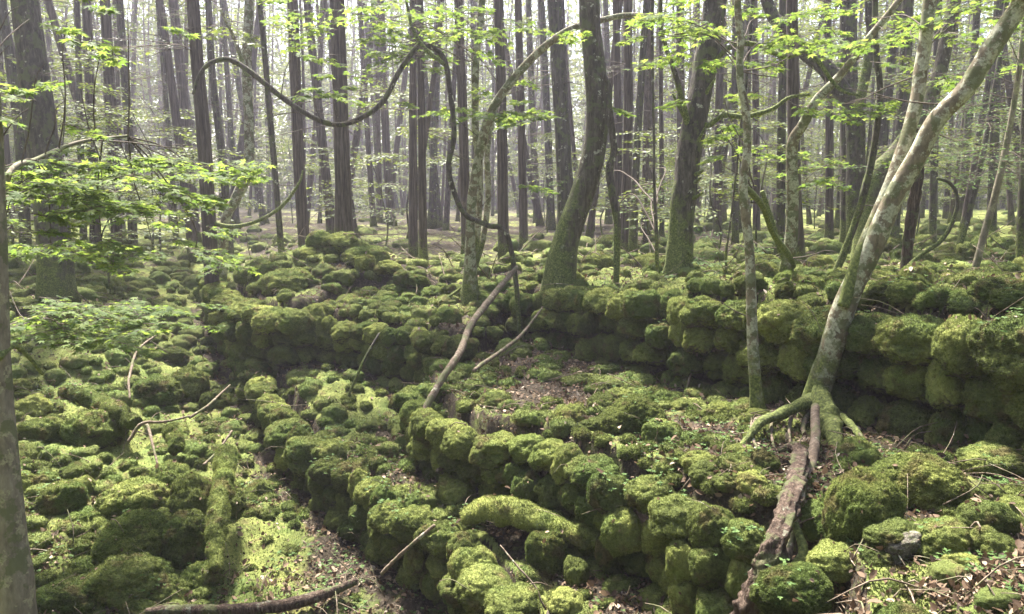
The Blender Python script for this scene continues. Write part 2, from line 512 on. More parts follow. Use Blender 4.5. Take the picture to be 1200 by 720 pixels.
def moss_blades(V, T, count, length, width, rng, droop=0.25, zmin=-0.55, skip=None):
    a, b, c = V[T[:, 0]], V[T[:, 1]], V[T[:, 2]]
    fn = np.cross(b - a, c - a)
    ar = np.linalg.norm(fn, axis=1)
    fn = fn / (ar[:, None] + 1e-12)
    w = ar * (fn[:, 2] > zmin)
    if skip is not None:
        w = w * skip
    k = rng.choice(len(T), count, p=w / w.sum())
    u, v = rng.random(count), rng.random(count)
    fl = u + v > 1
    u[fl], v[fl] = 1 - u[fl], 1 - v[fl]
    p = a[k] + (b - a)[k] * u[:, None] + (c - a)[k] * v[:, None]
    n = fn[k]
    d = n + rng.normal(0, 0.45, (count, 3)) + np.array([0, 0, -droop]) * (1 - np.clip(n[:, 2:3], 0, 1))
    d /= np.linalg.norm(d, axis=1, keepdims=True)
    s = np.cross(d, rng.normal(0, 1, (count, 3)))
    s /= np.linalg.norm(s, axis=1, keepdims=True) + 1e-9
    L = length * rng.uniform(0.5, 1.35, (count, 1))
    wd = width * rng.uniform(0.6, 1.3, (count, 1))
    p = p - d * L * 0.2
    BV = np.stack([p - s * wd * 0.5, p + s * wd * 0.5, p + d * L], 1).reshape(-1, 3)
    return BV, np.arange(count * 3).reshape(-1, 3)

def stone_shape(sub, seed, sq=2.6, flat=0.8, lump=0.07):
    V, T = ICO[sub]
    V = V.copy()
    r = (np.abs(V) ** sq).sum(1) ** (-1 / sq)
    q = V * (r * 0.5)[:, None]
    q = q * np.array([1.0, 0.86, flat])
    n = V
    off = seed * 7.13
    dsp = 0.15 * fbm(V * 1.1 + off, seed, 2) + lump * (0.62 - worley(V * 1.7 + off, seed + 5) ** 1.5) * 1.3
    dsp = dsp + 0.075 * (0.5 - worley(V * 4.4 + off, seed + 9) ** 1.5) + 0.040 * (0.5 - worley(V * 11.0 + off, seed + 19) ** 1.3) + 0.008 * vnoise(V * 30 + off, seed)
    q = q + n * dsp[:, None]
    return q, T

def stone_mesh(name, seed, sub=5, blades=13000, **kw):
    V, T = stone_shape(sub, seed, **kw)
    a = Acc()
    a.add(V, T, 0)
    if blades:
        bv, bt = moss_blades(V, T, blades, 0.034, 0.014, np.random.default_rng(seed + 50))
        a.add(bv, bt, 1, False)
    return a.mesh(name, [M['moss'], M['moss_blade']])

ROUND = [stone_mesh('rounded_stone', 10 + k, 5, 14000, sq=2.0 + 0.16 * (k % 4), flat=(0.78, 0.9, 0.7, 0.85)[k % 4], lump=(0.05, 0.09, 0.07)[k % 3]) for k in range(12)]
SLAB = [stone_mesh('block_stone', 40 + k, 5, 14000, sq=2.6, flat=0.7, lump=0.06) for k in range(6)]
DOME = [stone_mesh('dome_stone', 60 + k, 6, 42000, sq=2.2, flat=0.9, lump=0.035) for k in range(4)]
SMALL = [stone_mesh('small_stone', 80 + k, 4, 3500, sq=2.2, flat=0.75, lump=0.09) for k in range(8)]

def put(me, name, loc, size, rz=None, tilt=0.18, parent=None, rng=random):
    o = bpy.data.objects.new(name, me)
    COL.objects.link(o)
    if parent:
        o.parent = parent
        loc = np.asarray(loc) - np.array(parent.location)
    o.location = loc
    o.scale = size if hasattr(size, '__len__') else (size, size, size)
    o.rotation_euler = (rng.uniform(-tilt, tilt), rng.uniform(-tilt, tilt), rng.uniform(0, 6.283) if rz is None else rz)
    return o

def polyline(pts, n):
    p = np.array(pts, float)
    s = np.concatenate([[0], np.cumsum(np.linalg.norm(np.diff(p[:, :2], axis=0), axis=1))])
    t = np.linspace(0, s[-1], n)
    return np.stack([np.interp(t, s, p[:, k]) for k in range(p.shape[1])], 1), s[-1]

STONES = []             # (x, y, r) of everything placed, for spacing
def wall(name, label, top, base_fn, sw, rh, group, rmin=1, protos=None, top_scale=1.15, flip=1, batter=0.09, zoff=-0.03, hmin=0.15):
    """a dry-stone terrace wall along the edge `top`; each stone a part"""
    rng = random.Random(hash(name + label) % 9999 if False else len(label) * 31 + len(top))
    pts, L = polyline(top, 200)
    mid = pts[100]
    e = empty(name, (mid[0], mid[1], float(base_fn(mid[0], mid[1]))), label, 'stone wall', group)
    e['kind'] = 'thing'
    n_st = 0
    cand = []
    k = 0
    row = 0
    # rows from the top down
    while row < 7:
        s = rng.uniform(0, 0.5) * sw
        any_ = False
        while s < L:
            w = sw * rng.uniform(0.62, 1.25) * (top_scale if row == 0 else 0.95)
            i = min(199, int((s + w / 2) / L * 199))
            p = pts[i]
            tdir = pts[min(199, i + 3)] - pts[max(0, i - 3)]
            nrm = np.array([tdir[1], -tdir[0]]) * flip
            nrm /= np.linalg.norm(nrm) + 1e-9
            bz = float(base_fn(p[0], p[1]))
            hgt = p[2] - bz
            v = row * rh
            if v < max(hgt, hmin) - 0.02 or row == 0:
                h = rh * rng.uniform(1.1, 1.45) * (1.08 if row == 0 else 1)
                out = (0.03 if row == 0 else 0.0) + batter * v + rng.uniform(-0.09, 0.09)
                c = np.array([p[0] + nrm[0] * out, p[1] + nrm[1] * out, p[2] - v - h * 0.40 + zoff + rng.uniform(-.03, .03)])
                rz = math.atan2(tdir[1], tdir[0]) + rng.uniform(-.3, .3) + rng.choice([0, math.pi])
                cand.append((row, c, (w * 0.93, w * rng.uniform(0.95, 1.2), h * 1.0), rz))
                any_ = True
            s += w * 0.95
        row += 1
        if not any_:
            break
    for (row, c, siz, rz) in cand[:100]:
        pm = (ROUND if rng.random() < 0.78 else SLAB) if protos is None else protos
        put(rng.choice(pm), 'stone', c, siz, rz, 0.22, e, rng)
        STONES.append((c[0], c[1], siz[0] * 0.42))
    return e, len(cand)

cz = lambda s: (lambda x, y: float(s(x, y)) - (0.13 if s is d_s else 0))
WALLS = []
for nm, lb, ed, bf, sw, rh in (
    ('dry_stone_wall', 'tall mossy dry stone wall behind the leaning tree, nearest stretch of the top terrace', EDGE_A[3:8], cz(c_s), 0.35, 0.29),
    ('dry_stone_wall', 'tall mossy dry stone wall below the curved tree, farther stretch of the top terrace', EDGE_A[7:], cz(c_s), 0.31, 0.24),
    ('dry_stone_wall', 'mossy dry stone wall end at the very edge of the view beyond the tall stretch', EDGE_A[0:4], cz(c_s), 0.36, 0.29),
    ('dry_stone_wall', 'dark-faced mossy wall in the middle of the terraces left of the leaning dead pole', EDGE_B[::-1], cz(d_s), 0.25, 0.20),
    ('dry_stone_wall', 'low mossy wall of the back tier below the forked slender tree', EDGE_B2, lambda x, y: float(b_s(x, y)), 0.30, 0.22),
    ('dry_stone_wall', 'mossy overhanging wall round the mound above the dark hollow', EDGE_L, lambda x, y: float(base_s(x, y)) - .1, 0.36, 0.24),
    ('dry_stone_wall', 'long mossy retaining wall running from the middle down to the rotten stump', EDGE_C[1:11][::-1], cz(d_s), 0.24, 0.20),
    ('dry_stone_wall', 'lowest mossy wall stepping down to the leafy path', EDGE_D[3:12][::-1], lambda x, y: float(base_s(x, y)) - .16, 0.25, 0.20),
    ('dry_stone_wall', 'short mossy wall edge beside the dark hollow, behind the path', EDGE_D[:5][::-1], lambda x, y: float(base_s(x, y)) - .1, 0.30, 0.23),
    ('dry_stone_wall', 'short mossy tier of stones climbing to the crest of the mound below the broad cedar', [P(*q) for q in ((268, 330, 12.3), (300, 318, 12.3), (338, 301, 12.2), (372, 284, 12.0), (412, 288, 11.8), (452, 303, 11.5), (486, 320, 11.3))],
     lambda x, y: float(terrain(x, y, False)[0][0]) - .28, 0.30, 0.22),
):
    e_, n_ = wall(nm, lb, ed, bf, sw, rh, 'dry stone terrace walls')
    WALLS.append(n_)
print('wall stones', WALLS)

# ------------------------------------------------------------------ tubes: trunks, limbs, logs
def catmull(pts, n):
    p = np.array(pts, float)
    if len(p) == 2:
        t = np.linspace(0, 1, n)[:, None]
        return p[0] * (1 - t) + p[1] * t
    q = np.concatenate([[2 * p[0] - p[1]], p, [2 * p[-1] - p[-2]]])
    seg = len(p) - 1
    t = np.linspace(0, seg - 1e-6, n)
    i = t.astype(int)
    f = (t - i)[:, None]
    a, b, c, d = q[i], q[i + 1], q[i + 2], q[i + 3]
    return 0.5 * (2 * b + (c - a) * f + (2 * a - 5 * b + 4 * c - d) * f ** 2 + (3 * b - a - 3 * c + d) * f ** 3)

def tube(path, radii, n=40, seg=16, rough=0.06, freq=6.0, seed=0, flare=0.0, wig=0.0, ridge=0.0):
    pr = catmull(np.concatenate([np.array(path, float), np.array(radii, float)[:, None]], 1), n)
    p, r = pr[:, :3], np.maximum(pr[:, 3], 0.0006)
    if wig:
        w = np.stack([vnoise(p * 1.7 + 3.1 * k, seed + k) for k in range(3)], 1) * wig
        w[0] = 0
        p = p + w * np.minimum(1, np.arange(n) / 4.0)[:, None]
    tg = np.gradient(p, axis=0)
    tg /= np.linalg.norm(tg, axis=1, keepdims=True) + 1e-12
    u = np.zeros((n, 3))
    ref = np.array([1.0, 0.1, 0]) if abs(tg[0, 0]) < 0.8 else np.array([0, 0.1, 1.0])
    for i in range(n):
        ref = ref - tg[i] * (ref @ tg[i])
        ref /= np.linalg.norm(ref) + 1e-12
        u[i] = ref
    v = np.cross(tg, u)
    if flare:
        L = np.linalg.norm(p - p[0], axis=1)
        r = r * (1 + flare * np.exp(-L / (r[0] * 2.6)))
    th = np.linspace(0, 2 * math.pi, seg, endpoint=False)
    ring = np.cos(th)[None, :, None] * u[:, None] + np.sin(th)[None, :, None] * v[:, None]
    V = p[:, None] + ring * r[:, None, None]
    Vf = V.reshape(-1, 3)
    rr = np.repeat(r, seg)
    dsp = rough * fbm(Vf * freq / max(r.max() * 8, 0.15), seed, 3) if rough else np.zeros(len(Vf))
    if flare:
        lob = np.cos(th * 5 + seed)[None] * 0.24 * np.exp(-np.linalg.norm(p - p[0], axis=1) / (r[0] * 1.6))[:, None]
        dsp = dsp + lob.ravel()
    if ridge:
        dsp = dsp + ridge * np.abs(vnoise(np.stack([np.tile(np.cos(th) * 4, n), np.tile(np.sin(th) * 4, n), np.repeat(np.arange(n) * 0.12, seg)], 1), seed + 3))
    Vf = Vf + ring.reshape(-1, 3) * (rr * dsp)[:, None]
    i = np.arange(n - 1)[:, None] * seg
    j = np.arange(seg)[None]
    j2 = (j + 1) % seg
    Q = np.stack([(i + j).ravel(), (i + j2).ravel(), (i + seg + j2).ravel(), (i + seg + j).ravel()], 1)
    T = quads(Q)
    k = len(Vf)
    Vf = np.concatenate([Vf, p[:1], p[-1:]])
    e0 = np.stack([np.full(seg, k), (np.arange(seg) + 1) % seg, np.arange(seg)], 1)
    o = (n - 1) * seg
    e1 = np.stack([np.full(seg, k + 1), o + np.arange(seg), o + (np.arange(seg) + 1) % seg], 1)
    return Vf, np.concatenate([T, e0, e1])

def tube_obj(name, path, radii, mat, parent=None, origin=None, **kw):
    V, T = tube(path, radii, **kw)
    o = np.array(path[0] if origin is None else origin, float)
    me = mesh_of(name, V - o, T, [M[mat]])
    ob = link(name, me, parent)
    if parent is None:
        ob.location = o
    else:
        ob.location = o - np.array(parent.location)
    return ob

def mossy_log(label, ps, rs, n=60, seg=22, blades=16000, name='mossy_log'):
    V, T = tube(ps, rs, n=n, seg=seg, rough=0.55, freq=9, seed=len(label))
    a = Acc()
    o = np.array(ps[0])
    a.add(V - o, T, 0)
    blades = int(min(16000, 22000 * sum(np.linalg.norm(np.diff(np.array(ps), axis=0), axis=1)) * 6.3 * max(rs) / .6))
    bv, bt = moss_blades(V - o, T, blades, .016, .0055, RNG)
    a.add(bv, bt, 1, False)
    ob = link(name, a.mesh(name, [M['moss'], M['moss_blade']]))
    ob.location = o
    tag(ob, label, 'log', 'mossy logs')
    for q, r in zip(catmull(ps, 24), np.interp(np.linspace(0, 1, 24), np.linspace(0, 1, len(rs)), rs)):
        STONES.append((q[0], q[1], r * 1.0))
        STONES.append((q[0] * 0.97, q[1] * 0.97 - .05, r * 0.8))

def world(pts):
    ps, rs = [], []
    for (px, py, w, d) in pts:
        ps.append(P(px, py, d)); rs.append(w * .5 * d / F)
    return ps, rs
mossy_log('upright-looking mossy log lying along the pile beside the path', *world([(252, 668, 14, 5.40), (253, 640, 20, 5.6), (254, 618, 24, 5.75), (258, 590, 23, 5.98), (262, 560, 25, 6.25), (265, 530, 22, 6.6)]))
mossy_log('bright mossy log lying across the lower terrace', *world([(546, 604, 24, 5.45), (580, 597, 31, 5.35), (620, 607, 31, 5.2), (660, 622, 29, 5.05), (710, 632, 27, 4.9), (748, 642, 16, 4.85)]))
mossy_log('second mossy log behind the bright one', *world([(600, 592, 16, 5.6), (640, 596, 22, 5.45), (690, 604, 20, 5.3)]))
mossy_log('mossy log running down beside the middle wall', *world([(372, 345, 12, 11.0), (362, 362, 14, 10.6), (352, 385, 16, 10.2), (344, 410, 16, 9.9), (338, 430, 14, 9.7)]))
mossy_log('mossy log lying across the shaded hollow', *world([(76, 458, 14, 8.6), (105, 468, 20, 8.3), (135, 482, 22, 8.0), (160, 497, 18, 7.8)]))
mossy_log('short mossy log end beside the bare dead branches', *world([(206, 528, 16, 7.5), (204, 515, 18, 7.7), (199, 502, 15, 7.9)]))
mossy_log('mossy fallen limb curving along the foot of the tall wall', *world([(985, 532, 26, 5.15), (1005, 522, 26, 5.2), (1035, 530, 24, 5.1), (1070, 542, 20, 5.0), (1110, 552, 18, 4.95), (1150, 560, 14, 4.9)]))

# ------------------------------------------------------------------ hand-placed boulders
def boulder(px, py, wpx, hpx, label, me=None, sink=0.22, rz=None, deep=None, at=None):
    """px,py: middle of the foot; wpx,hpx: size in the photograph"""
    q = hit(px, py) if at is None else P(px, py, at)
    s = wpx * q[1] / F
    h = hpx * q[1] / F
    me = me or random.choice(DOME)
    o = put(me, 'mossy_boulder', (q[0], q[1] + s * 0.30, q[2] + h * 0.5 - h * sink), (s / 1.06, (deep or s * 0.95), h * 1.25), rz, 0.08)
    tag(o, label, 'boulder', 'mossy boulders')
    STONES.append((q[0], q[1] + s * .3, s * 0.45))
    return o
KEY = [
    (1026, 642, 96, 84, 'large upright dome-shaped mossy boulder right of the rotten stump', DOME[0]),
    (1092, 606, 112, 58, 'broad low mossy boulder behind the upright dome-shaped one', DOME[1]),
    (936, 722, 96, 52, 'round mossy cushion boulder at the foot of the rotten stump', DOME[2]),
    (1108, 660, 74, 46, 'leafy low mossy boulder in front of the broad low one', SLAB[1]),
    (990, 690, 76, 46, 'low mossy boulder between the round cushion and the upright dome', SLAB[2]),
    (1165, 640, 70, 48, 'small leafy mossy mound by the edge of the view below the tall wall', ROUND[3]),
    (1180, 560, 80, 40, 'flattish mossy stone at the foot of the tall wall by the edge of the view', SLAB[4]),
    (960, 640, 46, 40, 'small green mossy stone tucked beside the rotten stump', ROUND[1]),
    (746, 512, 76, 42, 'wide sunlit mossy boulder on the leafy middle terrace', DOME[3]),
    (778, 520, 50, 30, 'bright mossy stone just in front of the wide sunlit boulder', ROUND[5]),
    (572, 578, 62, 54, 'lone double-humped mossy boulder on the lower terrace', ROUND[7]),
    (530, 530, 46, 34, 'small rounded mossy boulder by the foot of the leaning dead pole', ROUND[8]),
    (640, 678, 56, 52, 'rounded mossy boulder below the fallen mossy log', DOME[0]),
    (675, 690, 36, 38, 'small mossy boulder beside the white twig', ROUND[9]),
    (470, 612, 62, 40, 'low mossy boulder at the edge of the leafy path', ROUND[2]),
    (425, 638, 58, 46, 'mossy boulder standing on the leafy path below the lowest wall', DOME[3]),
    (150, 612, 88, 52, 'wide mossy boulder left of the mossy pile with the log', ROUND[0]),
    (150, 664, 92, 56, 'broad mossy boulder below the pile, second from the lower corner', DOME[1]),
    (140, 708, 96, 58, 'dark-hollowed mossy boulder in the lower corner by the grey trunk', ROUND[4]),
    (66, 604, 56, 44, 'hook-shaped mossy stone near the grey trunk', ROUND[6]),
    (104, 532, 70, 50, 'pointed mossy boulder in the shaded hollow', ROUND[10]),
    (70, 718, 70, 40, 'low mossy stone beside the foot of the grey trunk', SLAB[3]),
    (40, 530, 50, 34, 'flat mossy stone just right of the grey trunk', SLAB[5]),
    (196, 598, 56, 50, 'upper mossy stone of the pile beside the upright mossy log', ROUND[11]),
    (222, 620, 64, 62, 'middle mossy stone of the pile beside the upright mossy log', ROUND[1]),
    (214, 660, 62, 60, 'lower mossy stone of the pile beside the upright mossy log', ROUND[3]),
    (230, 690, 54, 40, 'lowest mossy stone of the pile beside the upright mossy log', ROUND[5]),
    (180, 480, 60, 40, 'mossy boulder beside the bare dead branch in the hollow', ROUND[2]),
    (215, 470, 52, 46, 'mossy boulder at the mouth of the dark hollow', ROUND[8]),
    (310, 390, 66, 40, 'overhanging bulging mossy boulder at the lip of the dark hollow', ROUND[0]),
    (395, 300, 46, 28, 'mossy boulder on top of the mound under the cedar', ROUND[6]),
    (372, 296, 30, 22, 'small mossy boulder on the crest of the mound', ROUND[4]),
    (430, 312, 44, 26, 'long mossy boulder on the shoulder of the mound', ROUND[9]),
    (330, 345, 60, 30, 'wide sunlit mossy boulder on the near slope of the mound', ROUND[10]),
    (655, 340, 52, 22, 'flat sunlit mossy boulder at the foot of the curved tree', SLAB[0]),
]
for (px, py, w_, h_, lb, me) in KEY:
    boulder(px, py, w_, h_, lb, me, at=3.2 if (px, py) == (936, 722) else None)

# ------------------------------------------------------------------ scattered boulders
def scatter_boulders():
    rng = np.random.default_rng(5)
    cand = []
    for (px0, px1, py0, py1, n, smin, smax, dens) in (
        (-60, 270, 335, 720, 1500, 0.16, 0.46, 1.0),        # the hollow
        (0, 360, 285, 350, 420, 0.18, 0.5, 0.8),           # behind the hollow
        (230, 460, 280, 370, 420, 0.20, 0.48, 1.0),        # mound
        (330, 620, 300, 400, 420, 0.18, 0.42, 0.9),        # back tiers
        (270, 560, 400, 620, 700, 0.12, 0.36, 0.8),        # lower terrace
        (470, 900, 400, 620, 1000, 0.10, 0.32, 0.7),        # middle terrace
        (540, 900, 560, 720, 160, 0.10, 0.28, 0.6),
        (900, 1240, 500, 740, 110, 0.10, 0.24, 0.6), (1240, 1700, 440, 760, 120, 0.12, 0.3, 0.6), (-500, -60, 335, 720, 300, .16, .44, 1.0), (1260, 1700, 300, 385, 160, .2, .5, .8),
        (600, 1260, 290, 372, 700, 0.20, 0.5, 0.8),        # behind the top wall
        (230, 520, 530, 720, 90, 0.08, 0.20, 0.5),         # path
        (0, 1200, 250, 300, 420, 0.3, 0.7, 0.6),           # far floor
    ):
        u = np.stack([rng.uniform(px0, px1, n), rng.uniform(py0, py1, n)], 1)
        for px, py in u:
            r = ray(px, py)
            cand.append((px, py, smin + (smax - smin) * rng.random() ** 1.8, dens))
    # one shared march for all the rays
    px = np.array([c[0] for c in cand]); py = np.array([c[1] for c in cand])
    R = np.stack([ray(a, b) for a, b in zip(px, py)])
    d = np.exp(np.linspace(math.log(2.2), math.log(60), 260))
    hitd = np.zeros(len(cand))
    todo = np.ones(len(cand), bool)
    for dd in d:
        p = np.array([0, 0, EYE]) + R * (dd / R[:, 1])[:, None]
        idx = np.nonzero(todo)[0]
        if not len(idx):
            break
        z = terrain(p[idx, 0], p[idx, 1], False)[0]
        h = p[idx, 2] < z
        hitd[idx[h]] = dd
        todo[idx[h]] = False
    ok = hitd > 0
    p = np.array([0, 0, EYE]) + R * (hitd / R[:, 1])[:, None]
    z, reg, edge = terrain(p[:, 0], p[:, 1], True)
    foot = terrain(p[:, 0], p[:, 1] + .65, False)[0] - terrain(p[:, 0], p[:, 1], False)[0]
    order = rng.permutation(np.nonzero(ok)[0])
    sx = [s[0] for s in STONES]; sy = [s[1] for s in STONES]; sr = [s[2] for s in STONES]
    out = []
    for k in order:
        s = cand[k][2]
        x, y = p[k, 0], p[k, 1]
        if reg[k] == 3 and rng.random() < (0.93 if edge[k] > 0.85 else .2):
            continue
        if reg[k] == 1 and edge[k] > 0.5 and rng.random() < 0.55:
            continue
        if reg[k] == 0 and abs(x + .9) < .85 and y < 7.4 and rng.random() < .85:
            continue
        s = s * (0.80 if y < 11 else 0.9)
        if reg[k] == 4 and y > 13 and rng.random() < .3:
            continue
        if reg[k] in (0, 1) and y < 11 and rng.random() < .25:
            continue
        if y > 14.6 and px[k] < 700 and rng.random() < .5:
            continue
        if reg[k] == 1:
            s = min(s, .24)
        if foot[k] > 0.30:
            s = min(s, rng.uniform(.08, .15))
        X, Y, Rr = np.array(sx), np.array(sy), np.array(sr)
        dd = np.hypot(X - x, Y - y)
        if (dd < (Rr + s * 0.42) * 0.80).any():
            continue
        sx.append(x); sy.append(y); sr.append(s * 0.42)
        out.append((x, y, z[k], s, s * F / y, int(reg[k]), px[k], py[k]))
    out.sort(key=lambda q: -q[4])
    return out

SC = scatter_boulders()
REGION = {
    'hollow': ('moss-covered boulder in the jumble of the shaded hollow', 'mossy boulders in the hollow'),
    'behind': ('moss-covered stone on the slope beyond the hollow', 'mossy stones beyond the hollow'),
    'mound': ('moss-covered stone on the mound and back tiers', 'mossy stones on the mound'),
    'lower': ('moss-covered stone on the lower terrace', 'mossy stones on the lower terrace'),
    'middle': ('moss-covered stone on the leafy middle terrace', 'mossy stones on the middle terrace'),
    'top': ('moss-covered stone on the wood floor behind the top wall', 'mossy stones behind the top wall'),
}
SIZE = ('large', 'medium', 'small', 'very small')
def region_of(q):
    x, y, z, s, a, reg, px, py = q
    if reg == 0:
        return 'hollow' if y < 11 else 'behind'
    if reg == 1:
        return 'lower'
    if reg == 3:
        return 'middle'
    if reg == 2:
        return 'mound'
    return 'mound' if (px < 600 and y < 14.5) else 'top'
print('scattered', len(SC))
MAXB = 262
for q in SC[:MAXB]:
    x, y, z, s, a, reg, px, py = q
    g = region_of(q)
    me = random.choice(SMALL if s < 0.14 else (ROUND + ROUND + SLAB))
    o = put(me, 'mossy_boulder', (x, y, z + s * 0.02), (s * random.uniform(.85, 1.25), s * random.uniform(.85, 1.2), s * random.uniform(.75, 1.15)), None, 0.25)
    k = 0 if s > 0.36 else 1 if s > 0.26 else 2 if s > 0.17 else 3
    tag(o, SIZE[k] + ' ' + REGION[g][0], 'boulder', SIZE[k] + ' ' + REGION[g][1])
rest = Acc()
for n_, q in enumerate(SC[MAXB:]):
    x, y, z, s, a, reg, px, py = q
    V, T = stone_shape(4 if a > 14 else 3, 100 + n_ % 24, flat=0.75)
    sc3 = np.array([random.uniform(.85, 1.25), random.uniform(.85, 1.2), random.uniform(.75, 1.1)]) * s
    c_, s_ = math.cos(n_ * 2.4), math.sin(n_ * 2.4)
    V = (V * sc3) @ np.array([[c_, s_, 0], [-s_, c_, 0], [0, 0, 1]]) + np.array([x, y, z + s * 0.02])
    rest.add(V, T, 0)
    bv, bt = moss_blades(V, T, 900 if a > 14 else 250, 0.020 if a > 14 else 0.03, 0.007 if a > 14 else 0.014, RNG)
    rest.add(bv, bt, 1, False)
tag(link('mossy_rubble', rest.mesh('mossy_rubble', [M['moss'], M['moss_blade']])), 'countless small mossy stones strewn over the wood floor', 'rubble', kind='stuff')

# ------------------------------------------------------------------ where things can lie on the stones
bpy.context.view_layer.update()
_dg = bpy.context.evaluated_depsgraph_get()
_rg = np.random.default_rng(404)
TOP = []
while len(TOP) < 16000:
    y_ = 2.8 * (12.5 / 2.8) ** _rg.random()
    x_ = _rg.uniform(-.68, .68) * y_
    ok_, lo_, no_, *_ = sc.ray_cast(_dg, Vector((x_, y_, 6.0)), Vector((0, 0, -1)))
    if ok_ and no_.z > 0.35:
        TOP.append((*lo_, *no_))
TOP = np.array(TOP)

# ------------------------------------------------------------------ leaves
def palmate(lobes=5, notch=0.42):
    ang = {5: (-112, -58, 0, 58, 112), 7: (-128, -84, -42, 0, 42, 84, 128)}[lobes]
    ln = {5: (.55, .86, 1, .86, .55), 7: (.42, .72, .93, 1, .93, .72, .42)}[lobes]
    pts = [(-0.08, 0)]
    for k, (a, l) in enumerate(zip(ang, ln)):
        if k:
            m = math.radians((a + ang[k - 1]) / 2)
            nl = notch * (l + ln[k - 1]) / 2
            pts.append((nl * math.cos(m), nl * math.sin(m)))
        r = math.radians(a)
        pts.append((l * math.cos(r), l * math.sin(r)))
    o = [(0.05, 0, 0)] + [(x, y, -0.16 * (x * x + y * y)) for x, y in pts]
    n = len(pts)
    T = [(0, 1 + k, 1 + (k + 1) % n) for k in range(n)]
    return np.array(o), np.array(T)
LEAF7, LEAF5 = palmate(7), palmate(5, 0.5)
LEAFQ = (np.array([(0, 0, 0), (0.5, -0.3, -.04), (1, 0, -.1), (0.5, 0.3, -.04)]), np.array([(0, 1, 2), (0, 2, 3)]))
NEEDQ = (np.array([(0, 0, 0), (0.5, -0.14, -.02), (1, 0, -.1), (0.5, 0.14, -.02)]), np.array([(0, 1, 2), (0, 2, 3)]))
DEADL = (np.array([(0, 0, 0), (.3, -.28, .12), (.3, .28, .1), (.7, -.24, .1), (.7, .24, .16), (1, 0, .02), (.5, 0, 0)]),
         np.array([(0, 1, 6), (0, 6, 2), (1, 3, 6), (6, 4, 2), (3, 5, 6), (6, 5, 4)]))

def place_leaves(leaf, pos, xdir, up, size):
    """many copies of a leaf: rows of pos, heading xdir, normal up"""
    LV, LT = leaf
    n = len(pos)
    x = xdir / (np.linalg.norm(xdir, axis=1, keepdims=True) + 1e-9)
    y = np.cross(up, x)
    y /= np.linalg.norm(y, axis=1, keepdims=True) + 1e-9
    z = np.cross(x, y)
    s = np.broadcast_to(np.asarray(size, float).reshape(-1, 1, 1), (n, 1, 1))
    V = pos[:, None] + s * (LV[None, :, 0:1] * x[:, None] + LV[None, :, 1:2] * y[:, None] + LV[None, :, 2:3] * z[:, None])
    T = LT[None] + (np.arange(n) * len(LV))[:, None, None]
    return V.reshape(-1, 3), T.reshape(-1, 3)

def spray(acc, origin, heading, length, rng, leaf, lsize, n_side=7, per=6, tilt=0.0, spread=0.55, twig_r=0.004, flatness=0.22, twig_m=1, leaf_m=0, gap=1.0):
    """one flat fan of a branch: a main twig, alternating side twigs and leaves held level"""
    h = np.array([math.cos(heading), math.sin(heading), tilt])
    h /= np.linalg.norm(h)
    side = np.array([-math.sin(heading), math.cos(heading), 0])
    n = 6
    t = np.linspace(0, 1, n)
    main = origin + h * length * t[:, None] + np.array([0, 0, -0.12 * length]) * (t[:, None] ** 2)
    V, T = tube(main, np.linspace(twig_r, twig_r * 0.35, n), n=8, seg=4, rough=0)
    acc.add(V, T, twig_m)
    pos, xd = [], []
    for k in range(n_side):
        f = 0.12 + 0.86 * k / (n_side - 1)
        b = np.array([np.interp(f, t, main[:, c]) for c in range(3)])
        for sg in (-1, 1):
            L = length * spread * (1 - 0.62 * f) * rng.uniform(0.6, 1.15)
            dr = h * rng.uniform(0.55, 0.85) + side * sg * rng.uniform(0.6, 0.95) + np.array([0, 0, rng.normal(0, .10)])
            e = b + dr * L + np.array([0, 0, -0.05 * L])
            V, T = tube(np.stack([b, (b + e) / 2 + np.array([0, 0, .02 * L]), e]), [twig_r * .5, twig_r * .4, twig_r * .2], n=4, seg=3, rough=0)
            acc.add(V, T, twig_m)
            m = max(2, int(per * (1 - 0.4 * f)))
            for j in range(m):
                if rng.random() > gap:
                    continue
                g = (j + 0.7) / m
                q = b + (e - b) * g
                sd = 1 if j % 2 else -1
                pos.append(q + rng.normal(0, .006, 3))
                perp = np.cross(dr, [0, 0, 1.0])
                xd.append(dr * 0.7 + perp * sd * rng.uniform(0.4, 1.0) + np.array([0, 0, -rng.uniform(0.0, 0.25)]))
    if pos:
        pos, xd = np.array(pos), np.array(xd)
        up = np.array([0, 0, 1.0]) + rng.normal(0, flatness, (len(pos), 3))
        V, T = place_leaves(leaf, pos, xd, up, lsize * rng.uniform(.65, 1.2, len(pos)))
        acc.add(V, T, leaf_m, False)

# ------------------------------------------------------------------ trees traced from the photograph (each at its own distance)
def px_path(pts, d, dz=None):
    """[(px, py, width_px)] at distance d -> world points and radii"""
    ps = [P(a, b, d if dz is None else d + dz * k / (len(pts) - 1)) for k, (a, b, w) in enumerate(pts)]
    rs = [w * 0.5 * (d if dz is None else d + dz * k / (len(pts) - 1)) / F for k, (a, b, w) in enumerate(pts)]
    return ps, rs

def grow_up(ps, rs, height):
    """carry a trunk on above the frame up to the given height, bending back to upright"""
    p, r = np.array(ps[-1]), rs[-1]
    dr = np.array(ps[-1]) - np.array(ps[-2])
    dr /= np.linalg.norm(dr)
    z0 = p[2]
    while p[2] < height - 1.5:
        dr = dr * 0.65 + np.array([0, 0, 0.35])
        dr /= np.linalg.norm(dr)
        p = p + dr * 2.0
        ps.append(p.copy())
        rs.append(max(0.02, r * (1 - (p[2] - z0) / (height - z0 + 1.0))))
    return ps, rs

